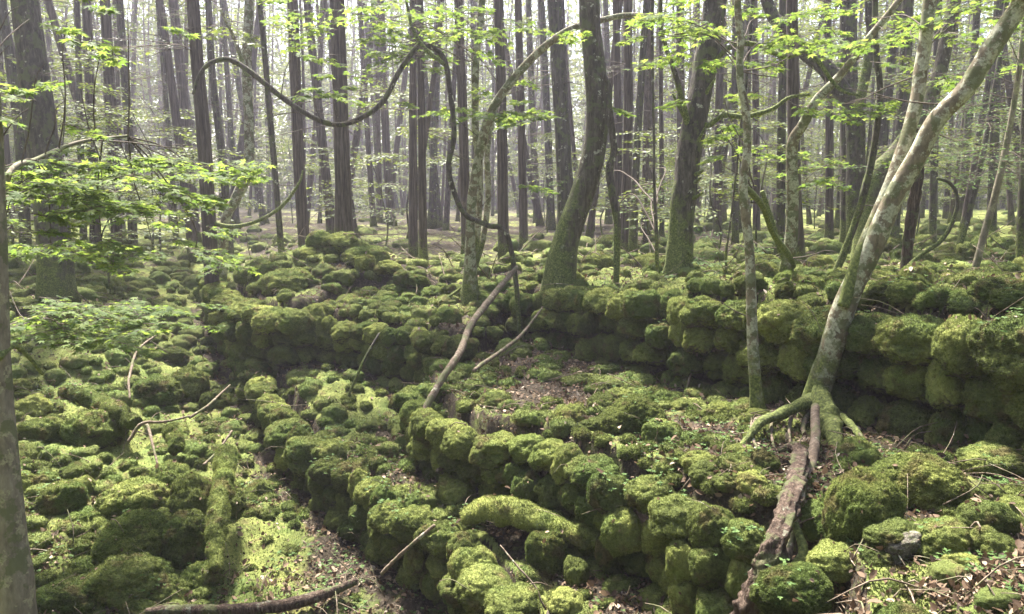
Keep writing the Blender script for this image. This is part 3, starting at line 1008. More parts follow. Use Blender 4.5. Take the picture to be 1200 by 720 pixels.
def dead_twigs(acc, p, az, L, rng, m=0, r=0.009, drop=-0.15, subs=6, seg=4):
    h = np.array([math.cos(az), math.sin(az), 0])
    pts = [p, p + h * L * 0.4 + np.array([0, 0, drop * L * 0.2]), p + h * L * 0.75 + np.array([0, 0, drop * L * 0.6]), p + h * L + np.array([0, 0, drop * L * rng.uniform(.3, 1.6)])]
    V, T = tube(pts, [r, r * .75, r * .5, r * .2], n=7, seg=seg, rough=0, wig=0.05, seed=int(rng.integers(999)))
    acc.add(V, T, m)
    q = np.array(pts)
    for k in range(subs):
        f = rng.uniform(0.25, 0.95)
        b = np.array([np.interp(f * 3, range(4), q[:, c]) for c in range(3)])
        a2 = az + rng.choice([-1, 1]) * rng.uniform(0.5, 1.1)
        l2 = L * (1 - f * .7) * rng.uniform(.3, .6)
        e = b + np.array([math.cos(a2) * l2, math.sin(a2) * l2, rng.uniform(-.35, .15) * l2])
        V, T = tube([b, (b + e) / 2 + np.array([0, 0, .06 * l2]), e], [r * .4, r * .3, r * .12], n=4, seg=3, rough=0)
        acc.add(V, T, m)

def conifer_head(ps, rs, rng, z0, z1, n_dead, n_bough, blen=1.6, leaf=NEEDQ, lsize=0.055, dead_list=None, per=9):
    """branches and needle boughs round a trunk; returns a dead-branch Acc and a crown Acc"""
    p = np.array(ps); zs = p[:, 2]; rr = np.array(rs)
    crown = Acc()
    for k in range(n_dead):
        z = z0 + (z1 * 0.75 - z0) * rng.random()
        b = np.array([np.interp(z, zs, p[:, 0]), np.interp(z, zs, p[:, 1]), z])
        one = Acc() if dead_list is not None else crown
        dead_twigs(one, b, rng.uniform(0, 6.283), rng.uniform(.35, 1.0) * blen, rng, m=0 if dead_list is not None else 1, drop=rng.uniform(-.5, .25))
        if dead_list is not None:
            dead_list.append(one)
    for k in range(n_bough):
        z = z0 + 0.8 + (z1 - z0 - 0.8) * (k + rng.random()) / n_bough
        b = np.array([np.interp(z, zs, p[:, 0]), np.interp(z, zs, p[:, 1]), z])
        az = rng.uniform(0, 6.283)
        L = blen * rng.uniform(.6, 1.2)
        for j in range(2):
            spray(crown, b + np.array([math.cos(az), math.sin(az), 0]) * L * 0.25 * j, az + rng.normal(0, .25), L, rng, leaf, lsize, n_side=6, per=per, tilt=rng.uniform(-.25, .15), flatness=.35, twig_r=.008)
    return crown

def trunk_tree(name, label, pts, d, mat, cat='tree', height=14.0, group=None, base_to_ground=True, flare=0.5, seg=18, n=60, dead=0, bough=0, z0=3.0, extra=None, rough=0.10, wig=0.0, dz=None, ridge=0.0, seed=None, blen=1.5, grow=True):
    seed = seed if seed is not None else int(pts[0][0] * 7 + pts[0][1])
    rng = np.random.default_rng(seed)
    ps, rs = px_path(pts, d, dz)
    if base_to_ground:
        q = ps[0]
        gz = H(q[0], q[1])
        ps[0] = np.array([q[0], q[1], gz - 0.06])
    if grow:
        ps, rs = grow_up(ps, rs, height)
    e = empty(name, ps[0], label, cat, group)
    tube_obj('trunk', ps, rs, mat, e, n=n, seg=seg, flare=flare, rough=rough, seed=seed, wig=wig, ridge=ridge)
    if dead or bough:
        dl = []
        cr = conifer_head(ps, rs, rng, z0, height, dead, bough, blen, dead_list=dl)
        for de in dl:
            o = link('dead_branch', de.mesh('dead_branch', [M['twig']]), e); o.location = -np.array(ps[0])
        if cr.V:
            o = link('crown', cr.mesh('crown', [M['needle'], M['twig']]), e); o.location = -np.array(ps[0])
    return e, ps, rs

CON = [  # (label, [(px,py,w)...], distance, bark, height, dead branches, boughs)
    ('thick dark mossy-footed trunk behind the bright maple leaves', [(64, 342, 40), (60, 250, 40), (46, 140, 40), (34, 40, 34), (29, 0, 33)], 11.0, 'darkbark', 15, 8, 8),
    ('narrow dark trunk leaning behind the thick mossy-footed one', [(30, 300, 15), (24, 170, 13), (10, 60, 12), (2, 0, 11)], 15.0, 'greybark', 16, 8, 10),
    ('slim dark trunk showing between the maple sprays, nearest the thick one', [(98, 292, 9), (94, 150, 8), (90, 0, 7)], 18.5, 'greybark', 17, 10, 10),
    ('straight dark trunk rising through the gap in the maple leaves', [(112, 292, 14), (107, 150, 12), (101, 0, 11)], 18.0, 'cedar', 18, 10, 10),
    ('dark trunk with a slight lean behind the highest maple leaves', [(138, 296, 15), (131, 150, 14), (123, 0, 12)], 17.5, 'cedar', 18, 10, 10),
    ('branchy trunk with arching side boughs in the bright gap', [(156, 296, 12), (151, 160, 11), (144, 60, 10), (140, 0, 9)], 18.0, 'greybark', 17, 16, 6),
    ('thin pole-like trunk in the bright gap left of the twin trunks', [(206, 275, 7), (199, 170, 6), (186, 20, 5)], 22.0, 'greybark', 17, 8, 6),
    ('leaning trunk, first of the twin trunks left of the arched branch', [(228, 290, 14), (212, 180, 11), (190, 20, 10), (187, 0, 9)], 18.0, 'cedar', 18, 10, 8),
    ('leaning trunk, second of the twin trunks left of the arched branch', [(229, 275, 13), (219, 160, 12), (203, 0, 11)], 22.0, 'cedar', 18, 10, 8),
    ('sturdy dark trunk behind the tip of the arched branch', [(248, 316, 20), (240, 180, 18), (230, 60, 16), (226, 0, 15)], 12.6, 'cedar', 16, 12, 8),
    ('slim leaning trunk between the sturdy dark one and the pale bent one', [(270, 285, 10), (262, 200, 10), (249, 90, 9), (244, 0, 8)], 17.5, 'greybark', 16, 8, 8),
    ('thin dark trunk slanting right of the pale bent one', [(331, 304, 9), (322, 200, 8), (308, 40, 7), (304, 0, 6)], 13.5, 'greybark', 16, 12, 8),
    ('straight reddish trunk left of the broad cedar', [(358, 285, 16), (350, 190, 14), (343, 0, 13)], 15.0, 'cedar', 17, 12, 8),
    ('slanting trunk just left of the broad cedar', [(390, 270, 13), (380, 190, 12), (366, 60, 10), (360, 0, 10)], 21.0, 'cedar', 17, 12, 8),
    ('broad reddish cedar trunk standing on top of the mound', [(404, 285, 25), (401, 180, 20), (397, 60, 19), (395, 0, 18)], 13.4, 'cedar', 17, 12, 8),
    ('slim hazy trunk right of the broad cedar', [(438, 262, 8), (432, 180, 7), (425, 60, 7), (421, 0, 6)], 29.0, 'cedar', 18, 10, 8),
    ('hazy trunk midway between the cedar and the close pair', [(459, 262, 11), (452, 160, 10), (446, 0, 9)], 29.0, 'cedar', 19, 10, 8),
    ('left trunk of the close straight pair', [(484, 288, 12), (484, 150, 10), (484, 0, 9)], 15.5, 'cedar', 17, 12, 8),
    ('right trunk of the close straight pair', [(496, 306, 12), (494, 150, 10), (492, 0, 9)], 13.2, 'cedar', 16, 12, 8),
    ('straight reddish trunk behind the forked slender tree', [(547, 294, 14), (543, 150, 12), (537, 0, 11)], 14.8, 'cedar', 17, 12, 8),
    ('straight trunk right of the forked slender tree', [(590, 300, 14), (588, 150, 13), (584, 0, 12)], 14.2, 'cedar', 17, 12, 8),
    ('slim straight trunk left of the stout hazy one', [(614, 284, 12), (611, 150, 10), (607, 0, 9)], 17.0, 'cedar', 17, 12, 8),
    ('stout hazy trunk just behind the curved mossy tree', [(664, 300, 26), (662, 220, 21), (656, 100, 19), (650, 0, 18)], 14.5, 'greybark', 16, 10, 6),
    ('trunk close behind the curved tree on its right side', [(724, 285, 11), (724, 150, 10), (722, 0, 9)], 17.5, 'cedar', 17, 12, 8),
    ('straight trunk right of the dangling vine', [(731, 294, 13), (736, 150, 12), (736, 0, 11)], 15.0, 'cedar', 17, 12, 8),
    ('trunk bowing slightly right of the dangling vine', [(741, 300, 12), (746, 180, 10), (755, 40, 9), (758, 0, 9)], 14.4, 'greybark', 17, 16, 6),
    ('pole-thin trunk left of the rough dark tree', [(755, 290, 5), (760, 150, 4), (765, 0, 4)], 16.5, 'twig', 13, 14, 4),
    ('thin straight trunk just left of the rough dark tree', [(776, 282, 7), (775, 150, 6), (774, 0, 5)], 18.5, 'cedar', 16, 14, 6),
    ('hazy trunk half hidden by the rough dark tree', [(799, 275, 12), (798, 150, 11), (797, 0, 10)], 22.0, 'cedar', 18, 12, 8),
    ('slim trunk right of the rough dark tree', [(841, 275, 11), (842, 150, 10), (846, 0, 9)], 21.0, 'cedar', 18, 12, 8),
    ('slim trunk left of the crooked pale sapling', [(862, 285, 9), (861, 150, 8), (862, 0, 8)], 17.0, 'greybark', 16, 12, 8),
    ('slim straight trunk right of the crooked pale sapling', [(887, 278, 10), (886, 150, 9), (884, 0, 8)], 19.0, 'cedar', 17, 12, 8),
    ('dark straight trunk left of the reddish one by the forked pale tree', [(914, 300, 13), (916, 150, 11), (918, 0, 11)], 13.8, 'greybark', 16, 10, 8),
    ('reddish furrowed trunk beside the forked pale tree', [(936, 336, 17), (931, 200, 15), (928, 0, 14)], 10.6, 'cedar', 15, 10, 8),
    ('wide dark trunk behind the thin slanting stem', [(996, 296, 24), (995, 150, 22), (994, 0, 20)], 14.6, 'greybark', 17, 10, 8),
    ('slim trunk behind the wide dark one', [(972, 284, 11), (972, 150, 10), (970, 0, 9)], 17.0, 'cedar', 17, 12, 8),
    ('dark trunk seen between the two stems of the leaning tree', [(1043, 292, 17), (1058, 130, 15), (1064, 0, 14)], 14.6, 'greybark', 16, 10, 8),
    ('slim leaning trunk right of the leaning tree', [(1120, 308, 9), (1146, 209, 7), (1168, 90, 6), (1180, 0, 6)], 12.2, 'greybark', 14, 8, 6),
    ('trunk at the edge of the view behind the fine green boughs', [(1194, 342, 12), (1198, 240, 11), (1203, 100, 10), (1206, 0, 10)], 8.8, 'greybark', 14, 6, 6),
    ('straight dim trunk behind the fine green boughs', [(1092, 296, 10), (1096, 150, 9), (1100, 0, 9)], 15.5, 'greybark', 16, 10, 8),
    ('dim trunk right of the leaning tree behind the boughs', [(1160, 296, 12), (1166, 150, 11), (1170, 0, 10)], 16.5, 'greybark', 16, 10, 8),
]
NOTED = []
for (lb, pts, d, mat, hgt, nd, nb) in CON:
    pts = [(a_, b_, w_ * .86) for a_, b_, w_ in pts]
    e, ps, rs = trunk_tree('conifer_tree', lb, pts, d, mat, height=hgt, dead=int(nd * 1.5), bough=max(2, int(nb * .35)), z0=EYE + 0.7 + 0.03 * d, flare=0.2, ridge=0.10, group='tall trunks of the wood')
    NOTED.append((ps[0][0], ps[0][1]))

# ------------------------------------------------------------------ broadleaf trees with their own leaf sprays
def broadleaf(name, label, stems, clusters, mat, leaf, lmat, lsize, limb_mat=None, seed=1, cat='tree', group=None, mult=0.95, airy=0.72, twigs=5):
    """stems: [(part name, [(px,py,w)], d, dz, grow height or None)], clusters: [(px,py,d,radius m,count,heading spread,anchor index or None, gap)]"""
    rng = np.random.default_rng(seed)
    e = None
    allp = []
    for (pn, pts, d, dz, gh) in stems:
        ps, rs = px_path(pts, d, dz)
        if e is None:
            q = ps[0]
            if len(allp) == 0:
                ps[0] = np.array([q[0], q[1], min(q[2], H(q[0], q[1]) - 0.05)]) if pn == 'trunk' else q
            e = empty(name, ps[0], label, cat, group)
        if gh:
            ps, rs = grow_up(ps, rs, gh)
        tube_obj(pn, ps, rs, mat, e, n=max(40, len(ps) * 10), seg=18 if rs[0] > .03 else 10, flare=0.15 if pn == 'trunk' else 0, rough=0.09, seed=seed + len(allp), wig=0.012 if rs[0] < .05 else 0)
        c = catmull(ps, 60)
        allp.append(c)
    for k in range(twigs):
        st = allp[k % len(allp)]
        b = st[int(rng.integers(12, 52))]
        one = Acc()
        dead_twigs(one, b, rng.uniform(0, 6.283), rng.uniform(.25, .75), rng, r=.006, drop=rng.uniform(-.5, .6), subs=5)
        o = link('side_twig', one.mesh('side_twig', [M['twig']]), e)
        o.location = -np.array(e.location)
    allp = np.concatenate(allp)
    fo = Acc()
    for cl in clusters:
        px, py, d, rad, cnt = cl[:5]
        gap = (cl[5] if len(cl) > 5 else 0.85) * airy
        sag = cl[6] if len(cl) > 6 else 0.10
        c = P(px, py, d)
        # limb from the nearest stem point to the cluster
        dist = np.linalg.norm(allp - c - np.array([0, 0, -0.3]), axis=1)
        a = allp[np.argmin(dist)]
        L = np.linalg.norm(c - a)
        if L > 0.25:
            m1 = a * 0.6 + c * 0.4 + np.array([0, 0, .07 * L]) + rng.normal(0, .03 * L, 3)
            m2 = a * 0.25 + c * 0.75 + np.array([0, 0, .05 * L]) + rng.normal(0, .03 * L, 3)
            r0 = min(0.014, 0.0035 + 0.0028 * L)
            tube_obj('limb', [a, m1, m2, c], [r0, r0 * .8, r0 * .6, r0 * .4], limb_mat or 'twig', e, n=24, seg=8, rough=0.1, seed=int(rng.integers(9999)), wig=0.03)
        hd = math.atan2(c[1] - a[1], c[0] - a[0])
        for k in range(int(cnt * mult)):
            off = rng.normal(0, .58, 3) * rad
            off[2] *= sag * 3
            o = c + off
            spray(fo, o, rng.uniform(0, 6.283) if k else hd, rad * rng.uniform(.55, 1.0), rng, leaf, lsize, n_side=6, per=6, tilt=rng.uniform(-.22, .06), gap=gap, twig_r=.0035, flatness=.28)
    if fo.V:
        o = link('foliage', fo.mesh('foliage', [M[lmat], M['twig']]), e)
        o.location = -np.array(e.location)
    return e

# near maple whose grey trunk stands at the picture's left edge
broadleaf('maple_tree', 'grey mottled maple trunk at the edge of the view carrying bright star-shaped leaves', [
    ('trunk', [(26, 905, 50), (20, 720, 45), (9, 600, 36), (-1, 450, 28), (-5, 300, 25), (-12, 100, 22), (-20, -60, 20)], 4.0, 0.3, 8.0),
    ('limb', [(-4, 300, 12), (10, 205, 7), (45, 186, 6), (95, 166, 4), (150, 160, 3)], 4.3, 1.2, None),
    ('limb', [(-2, 420, 9), (20, 408, 6), (50, 440, 4)], 4.1, 0.3, None)], [
    (35, 28, 4.6, .34, 2, .7, .25), (80, 30, 4.8, .36, 2, .7, .25), (115, 50, 5.2, .34, 2, .7, .25), (52, 75, 4.7, .34, 2, .7, .25), (74, 120, 4.9, .34, 2, .6, .25), (34, 128, 4.4, .30, 2, .6, .2), (100, 100, 5.3, .30, 1, .6, .2),
    (12, 55, 4.2, .28, 2, .7, .25), (20, 5, 4.4, .34, 2, .7, .2), (150, 12, 5.4, .30, 2, .7, .2),
    (60, 205, 4.8, .40, 5, .9, .06), (110, 195, 5.2, .45, 6, .9, .06), (165, 200, 5.6, .45, 6, .9, .06), (215, 195, 6.0, .42, 5, .85, .06), (255, 205, 6.4, .34, 3, .8, .06), (25, 225, 4.5, .35, 4, .9, .06),
    (70, 245, 5.0, .42, 5, .9, .06), (130, 238, 5.4, .45, 5, .9, .06), (190, 236, 5.9, .42, 4, .85, .06), (100, 222, 5.0, .45, 5, .9, .06), (160, 222, 5.5, .42, 4, .9, .06),
    (60, 290, 5.2, .42, 5, .85, .05), (120, 292, 5.6, .45, 5, .85, .05), (180, 296, 6.0, .45, 4, .8, .05), (230, 300, 6.4, .40, 3, .8, .05), (30, 275, 4.8, .35, 3, .85, .05), (210, 270, 6.2, .4, 3, .8, .05),
    ], 'smooth', LEAF7, 'leaf', 0.058, seed=3, mult=1.4, airy=.75)
broadleaf('maple_sapling', 'low shaded maple sapling spreading flat leafy sprays over the hollow', [
    ('trunk', [(-30, 470, 7), (-20, 420, 6), (10, 385, 5), (50, 372, 4)], 6.0, 0.3, None)], [
    (50, 360, 6.2, .42, 5, .9, .05), (100, 362, 6.4, .45, 6, .9, .05), (150, 366, 6.7, .45, 5, .9, .05), (60, 382, 6.0, .4, 5, .9, .05), (120, 384, 6.3, .42, 5, .9, .05), (180, 384, 6.8, .38, 3, .85, .05), (90, 402, 6.0, .35, 3, .8, .05),
    ], 'smooth', LEAF7, 'leaf', 0.055, seed=4, mult=1.9, airy=.75)

# forked slender tree in the middle: a pale stem arching over and a dark upright one
broadleaf('slender_tree', 'slender forked tree on the back tier, its pale stem arching far over to one side', [
    ('trunk', [(551, 332, 22), (551, 300, 13), (553, 236, 11), (563, 175, 11), (580, 123, 10), (622, 70, 9), (662, 38, 8), (700, 25, 7), (740, 18, 6), (782, 24, 4)], 10.4, -0.8, None),
    ('stem', [(551, 316, 12), (560, 270, 7), (562, 200, 8), (557, 150, 8), (558, 70, 8), (565, 0, 8)], 10.5, 0.2, 11.0),
    ('stem', [(553, 320, 9), (566, 280, 7), (572, 230, 7), (571, 180, 6), (580, 130, 5), (600, 90, 4)], 10.6, 0.4, None)], [
    (455, 20, 10.2, .8, 9), (420, 40, 10.4, .8, 8), (495, 30, 10.0, .8, 8), (540, 45, 10.0, .7, 7), (470, 60, 10.3, .7, 5), (400, 15, 10.4, .7, 5), (520, 10, 10.3, .8, 6), (575, 20, 10.2, .6, 4),
    (605, 128, 10.0, .65, 5, .9, .04), (640, 134, 10.0, .55, 4, .85, .04), (575, 135, 10.3, .5, 3, .8, .04), (510, 122, 10.2, .5, 3, .8, .04), (580, 100, 10.2, .45, 2, .8, .05), (600, 215, 10.4, .4, 2, .7, .04),
    ], 'pale', LEAF5, 'leaf', 0.075, seed=5, mult=1.1)
# dark looping tree, stem rising then arching away and down to a hooked tip
broadleaf('looping_tree', 'thin dark tree looping over in a long arched branch with a hooked tip', [
    ('trunk', [(612, 332, 6), (596, 282, 6), (570, 264, 6), (545, 252, 6), (532, 225, 6), (526, 195, 6), (533, 160, 6), (528, 110, 6), (521, 70, 6), (505, 55, 6), (490, 55, 6), (470, 82, 6), (450, 118, 6), (425, 138, 6),
               (395, 147, 6), (365, 137, 6), (330, 114, 6), (295, 86, 6), (268, 71, 6), (245, 76, 5), (232, 92, 4), (226, 112, 3)], 9.6, -0.4, None),
    ('limb', [(520, 75, 5), (500, 58, 5), (485, 35, 4), (476, 0, 3)], 9.3, 0.2, None)], [
    (365, 112, 9.0, .45, 4, .9, .05), (390, 106, 9.0, .4, 3, .9, .05), (430, 95, 9.2, .4, 2, .8, .05), (355, 60, 9.0, .5, 3, .8), (345, 45, 9.0, .45, 2, .8)],
    'darkbark', LEAF5, 'leaf', 0.07, seed=6, twigs=14)
# pale bent sapling left of the mound, with a low swinging branch
broadleaf('bent_tree', 'pale lichened tree bending at its foot beyond the mound', [
    ('trunk', [(258, 310, 10), (264, 262, 11), (276, 234, 12), (290, 200, 12), (292, 150, 11), (289, 80, 11), (292, 0, 10)], 13.2, 0.3, 12.0),
    ('limb', [(355, 200, 2), (350, 215, 3), (330, 242, 4), (300, 260, 4), (270, 266, 5), (240, 258, 6)], 12.6, 0.0, None),
    ('limb', [(290, 90, 6), (275, 45, 4), (258, 10, 3)], 13.2, -0.4, None)], [(300, 40, 13.0, .7, 4, .6), (270, 20, 13.0, .7, 4, .6)], 'pale', LEAF5, 'far_leaf', 0.07, seed=7)
# curved mossy tree
trunk_tree('curved_tree', 'stout dark tree curving up from a mossy foot behind the top wall',
           [(652, 335, 40), (662, 290, 32), (680, 235, 29), (694, 190, 27), (700, 140, 26), (698, 90, 25), (693, 40, 24), (691, 0, 24)], 9.6, 'mossybark', height=13, dead=4, bough=4, z0=5.0, flare=0.22, seg=28, n=90, rough=0.14)
# dangling vine
q0, q1 = px_path([(722, 334, 7), (722, 300, 8), (723, 262, 8), (717, 225, 9), (715, 200, 9), (721, 178, 8), (718, 150, 8), (713, 120, 7), (712, 100, 6), (704, 84, 5)], 9.3)
q0[0][2] = H(q0[0][0], q0[0][1]) - .03
tag(tube_obj('hanging_vine', q0, q1, 'darkbark', n=80, seg=12, rough=0.2, seed=5, wig=0.02), 'dark twisted vine hanging beside the curved mossy tree', 'vine')
# rough dark tree with broken stubs
e, ps, rs = trunk_tree('rough_tree', 'rough dark tree with broken branch stubs behind the top wall',
           [(792, 346, 28), (797, 290, 26), (801, 230, 27), (810, 165, 27), (822, 100, 26), (832, 40, 25), (838, 0, 25)], 9.0, 'darkbark', height=13, dead=4, bough=4, z0=5.2, flare=0.2, seg=26, n=90, rough=0.2, ridge=0.12)
for (a, b) in (((808, 180), (826, 150)), ((800, 235), (824, 226)), ((805, 205), (824, 200)), ((812, 150), (788, 110)), ((818, 120), (838, 92)), ((797, 280), (812, 300)), ((806, 215), (822, 208))):
    A_, B_ = P(*a, 9.0), P(*b, 8.8)
    tube_obj('branch_stub', [A_, (A_ + B_) / 2 + np.array([0, 0, -.02]), B_], [.04, .025, .010], 'darkbark', e, n=10, seg=8, rough=0.2, seed=a[1])
for pth in ([(812, 165, 9), (800, 130, 8), (790, 95, 6), (782, 60, 5), (776, 20, 4), (778, -30, 3)], [(815, 135, 8), (830, 150, 6), (850, 138, 6), (875, 140, 6), (905, 132, 5), (925, 118, 4), (950, 112, 3)],
            [(822, 100, 7), (850, 60, 6), (880, 52, 6), (920, 66, 6), (950, 62, 5), (985, 100, 4), (1010, 110, 2)]):
    a_, b_ = px_path(pth, 9.0, -0.5)
    tube_obj('limb', a_, b_, 'darkbark', e, n=50, seg=9, rough=0.15, seed=pth[1][0], wig=0.04)

# crooked pale sapling in front of the top wall
broadleaf('crooked_sapling', 'crooked pale sapling standing in front of the top wall', [
    ('trunk', [(888, 492, 20), (886, 460, 15), (882, 400, 13), (880, 340, 12), (878, 290, 11), (871, 225, 10), (876, 170, 9), (874, 130, 9), (867, 90, 8), (868, 40, 8), (864, 0, 8)], 5.75, 0.0, 7.5),
    ('limb', [(876, 222, 8), (893, 242, 7), (905, 270, 7), (922, 296, 8), (930, 312, 6)], 5.8, 2.0, None)], [
    (850, 18, 6.3, .5, 6), (820, 25, 6.2, .5, 5), (890, 22, 6.4, .5, 5), (870, 62, 6.2, .45, 4), (905, 50, 6.5, .45, 4), (835, 48, 6.0, .4, 3), (790, 20, 6.2, .45, 4), (765, 35, 6.2, .4, 3),
    (850, 115, 6.4, .35, 3, .85, .06), (840, 148, 6.4, .3, 3, .85, .05), (865, 160, 6.2, .28, 2, .8, .05), (835, 180, 6.5, .25, 2, .8, .05),
    ], 'pale', LEAF7, 'leaf', 0.055, seed=8)
# forked pale tree behind the wall
broadleaf('forked_tree', 'pale tree behind the top wall bending up to a long slanting stem', [
    ('trunk', [(912, 345, 26), (920, 322, 17), (927, 280, 14), (929, 230, 13), (929, 170, 13), (941, 146, 12), (957, 118, 11), (985, 88, 9), (1018, 45, 8), (1050, 5, 7), (1080, -40, 6)], 9.2, -0.8, 9.0),
    ('limb', [(893, 224, 5), (912, 285, 8), (926, 315, 8)], 9.0, 0.15, None)], [
    (960, 20, 8.8, .6, 6), (995, 40, 8.6, .6, 6), (1030, 60, 8.5, .55, 5), (940, 45, 9.0, .5, 4), (1040, 15, 8.4, .6, 5), (985, 125, 8.8, .55, 5, .9, .04), (1010, 118, 8.7, .5, 4, .9, .04), (960, 130, 8.9, .4, 3, .85, .04),
    (940, 180, 9.0, .5, 4, .85, .04), (980, 186, 9.0, .5, 4, .85, .04), (915, 175, 9.0, .4, 3, .8, .04), (960, 205, 9.0, .45, 3, .8, .04)], 'pale', LEAF5, 'leaf', 0.062, seed=9)

# the leaning tree with two stems, its roots and the hollow under them
LD = 5.6
lean = broadleaf('leaning_tree', 'large pale lichened leaning tree on a raised root mass in front of the top wall', [
    ('trunk', [(952, 492, 32), (957, 462, 28), (974, 410, 27), (993, 350, 26), (1020, 295, 25), (1046, 235, 23), (1074, 185, 22), (1098, 140, 21), (1132, 104, 21), (1163, 55, 21), (1203, -5, 20), (1245, -70, 19)], LD, -0.5, 8.0),
    ('stem', [(988, 360, 14), (1006, 305, 15), (1030, 245, 15), (1052, 190, 15), (1072, 130, 15), (1080, 80, 15), (1090, 0, 14)], LD - .2, 0.2, 9.0)], [
    (1120, 20, 5.8, .45, 4), (1150, 10, 5.6, .4, 4), (1060, 30, 6.2, .45, 4), (1020, 20, 6.4, .45, 3), (1100, 85, 6.0, .3, 2, .8)], 'pale', LEAF7, 'leaf', 0.055, seed=10)
for pth, mt in (([(957, 450, 20), (965, 478, 27), (973, 505, 28), (979, 535, 22), (984, 560, 12)], 'mossybark'),
                ([(957, 462, 18), (942, 474, 16), (918, 482, 13), (895, 490, 11), (874, 512, 8), (852, 526, 6), (836, 545, 3)], 'mossybark'),
                ([(945, 472, 10), (915, 490, 8), (893, 510, 7), (876, 530, 6), (868, 556, 3)], 'mossybark'), ([(905, 485, 6), (888, 500, 5), (884, 522, 4), (890, 545, 3)], 'dead'),
                ([(950, 475, 8), (941, 500, 6), (944, 530, 5), (938, 565, 3)], 'dead'), ([(955, 480, 7), (957, 515, 6), (950, 550, 5), (946, 590, 3)], 'dead'), ([(930, 480, 6), (926, 505, 4), (930, 540, 2)], 'dead'),
                ([(968, 478, 14), (985, 488, 11), (1003, 505, 8), (1024, 528, 4)], 'mossybark'), ([(975, 525, 6), (988, 532, 5), (1000, 524, 4), (1012, 530, 3)], 'dead'),
                ([(890, 495, 4), (868, 520, 4), (842, 530, 3), (820, 528, 2)], 'dead'), ([(872, 515, 4), (858, 540, 3), (836, 556, 2)], 'dead'), ([(915, 482, 5), (904, 500, 4), (908, 525, 3)], 'dead')):
    a_, b_ = px_path(pth, LD - .05, -0.75)
    for i_ in range(2, len(a_)):
        hz_ = H(a_[i_][0], a_[i_][1]) + b_[i_] * (.5 if i_ < len(a_) - 1 else -1.5)
        a_[i_][2] = hz_ if i_ > 3 or i_ == len(a_) - 1 else max(a_[i_][2], hz_)
    tube_obj('root', a_, b_, mt, lean, n=44, seg=10, rough=0.4, freq=10, seed=pth[1][0], wig=0.055)

# dark crooked and mossy trees in the right background
broadleaf('mossy_limb_tree', 'dark mossy tree with one thick limb slanting behind the leaning tree', [
    ('trunk', [(1014, 318, 30), (1018, 250, 25), (1026, 208, 24), (1050, 180, 21), (1077, 138, 18), (1100, 88, 16), (1112, 30, 15), (1118, 0, 15)], 11.2, 0.4, 13.0)], [], 'mossybark', LEAF5, 'leaf', .06, seed=11)
broadleaf('crooked_tree', 'dark crooked tree with a heavy limb bowed across the tall trunks', [
    ('trunk', [(1004, 312, 20), (1002, 240, 20), (1003, 180, 21), (1000, 130, 22), (985, 105, 20), (966, 78, 19), (944, 62, 17), (915, 30, 15), (898, 0, 13)], 12.2, 0.5, 11.0),
    ('limb', [(1000, 140, 12), (1014, 90, 11), (1020, 40, 10), (1018, 0, 9)], 12.3, 0.0, 11.0)], [], 'darkbark', LEAF5, 'leaf', .06, seed=12)
broadleaf('thin_tree', 'thin dark stem slanting up from a mossy foot left of the leaning tree', [
    ('trunk', [(972, 336, 10), (982, 312, 9), (1000, 265, 8), (1014, 219, 8), (1026, 165, 8), (1031, 112, 7), (1027, 60, 7), (1026, 0, 6)], 9.0, 0.0, 10.0)], [], 'darkbark', LEAF5, 'leaf', .06, seed=13)
broadleaf('thin_tree', 'thin mossy stem at the far side slanting towards the edge of the view', [
    ('trunk', [(1136, 348, 9), (1150, 287, 8), (1163, 240, 8), (1174, 194, 7), (1188, 120, 6), (1197, 60, 6), (1203, 0, 5)], 8.4, 0.0, 9.0)], [(1190, 60, 8.2, .5, 4), (1170, 30, 8.2, .5, 4)], 'smooth', LEAF5, 'leaf', .06, seed=14)
q0, q1 = px_path([(1056, 352, 12), (1060, 320, 11), (1066, 270, 12), (1074, 220, 12), (1077, 200, 10), (1080, 188, 5)], 8.6)
q0[0][2] = H(q0[0][0], q0[0][1]) - .05
tag(tube_obj('broken_snag', q0, q1, 'rotten', n=50, seg=14, rough=0.3, ridge=.2, seed=21), 'broken brown rotten snag right of the leaning tree', 'snag')
q0, q1 = px_path([(1050, 345, 6), (1060, 318, 5), (1078, 300, 5), (1105, 280, 5), (1120, 250, 5), (1121, 228, 4), (1112, 214, 4), (1098, 209, 3)], 8.3)
tag(tube_obj('curling_branch', q0, q1, 'darkbark', n=60, seg=9, rough=0.2, seed=22), 'dark branch curling up into a hook beside the broken snag', 'branch')
# fine flat green boughs on the right
def hem(label, trunk, cl, seed):
    broadleaf('young_hemlock', label, [('trunk', trunk, 9.6, 0.0, 6.0)], cl, 'greybark', (NEEDQ[0], NEEDQ[1]), 'cover', 0.06, seed=seed, group='young hemlocks')
hem('young hemlock spreading flat fine green boughs right of the leaning tree', [(1215, 330, 8), (1212, 200, 6), (1210, 60, 5)],
    [(1110, 196, 8.8, .8, 9, 1, .03), (1150, 185, 8.6, .8, 9, 1, .03), (1190, 170, 8.4, .8, 8, 1, .03), (1130, 170, 9.2, .8, 7, 1, .03), (1180, 150, 9.2, .8, 7, 1, .03), (1140, 140, 9.6, .8, 6, 1, .03), (1190, 120, 9.6, .8, 6, 1, .03),
     (1160, 100, 10, .8, 6, 1, .03), (1120, 120, 10, .7, 5, 1, .03), (1190, 200, 9.0, .7, 6, 1, .03), (1110, 90, 10, .7, 4, 1, .03), (1170, 65, 9.6, .8, 5, 1, .03)], 31)
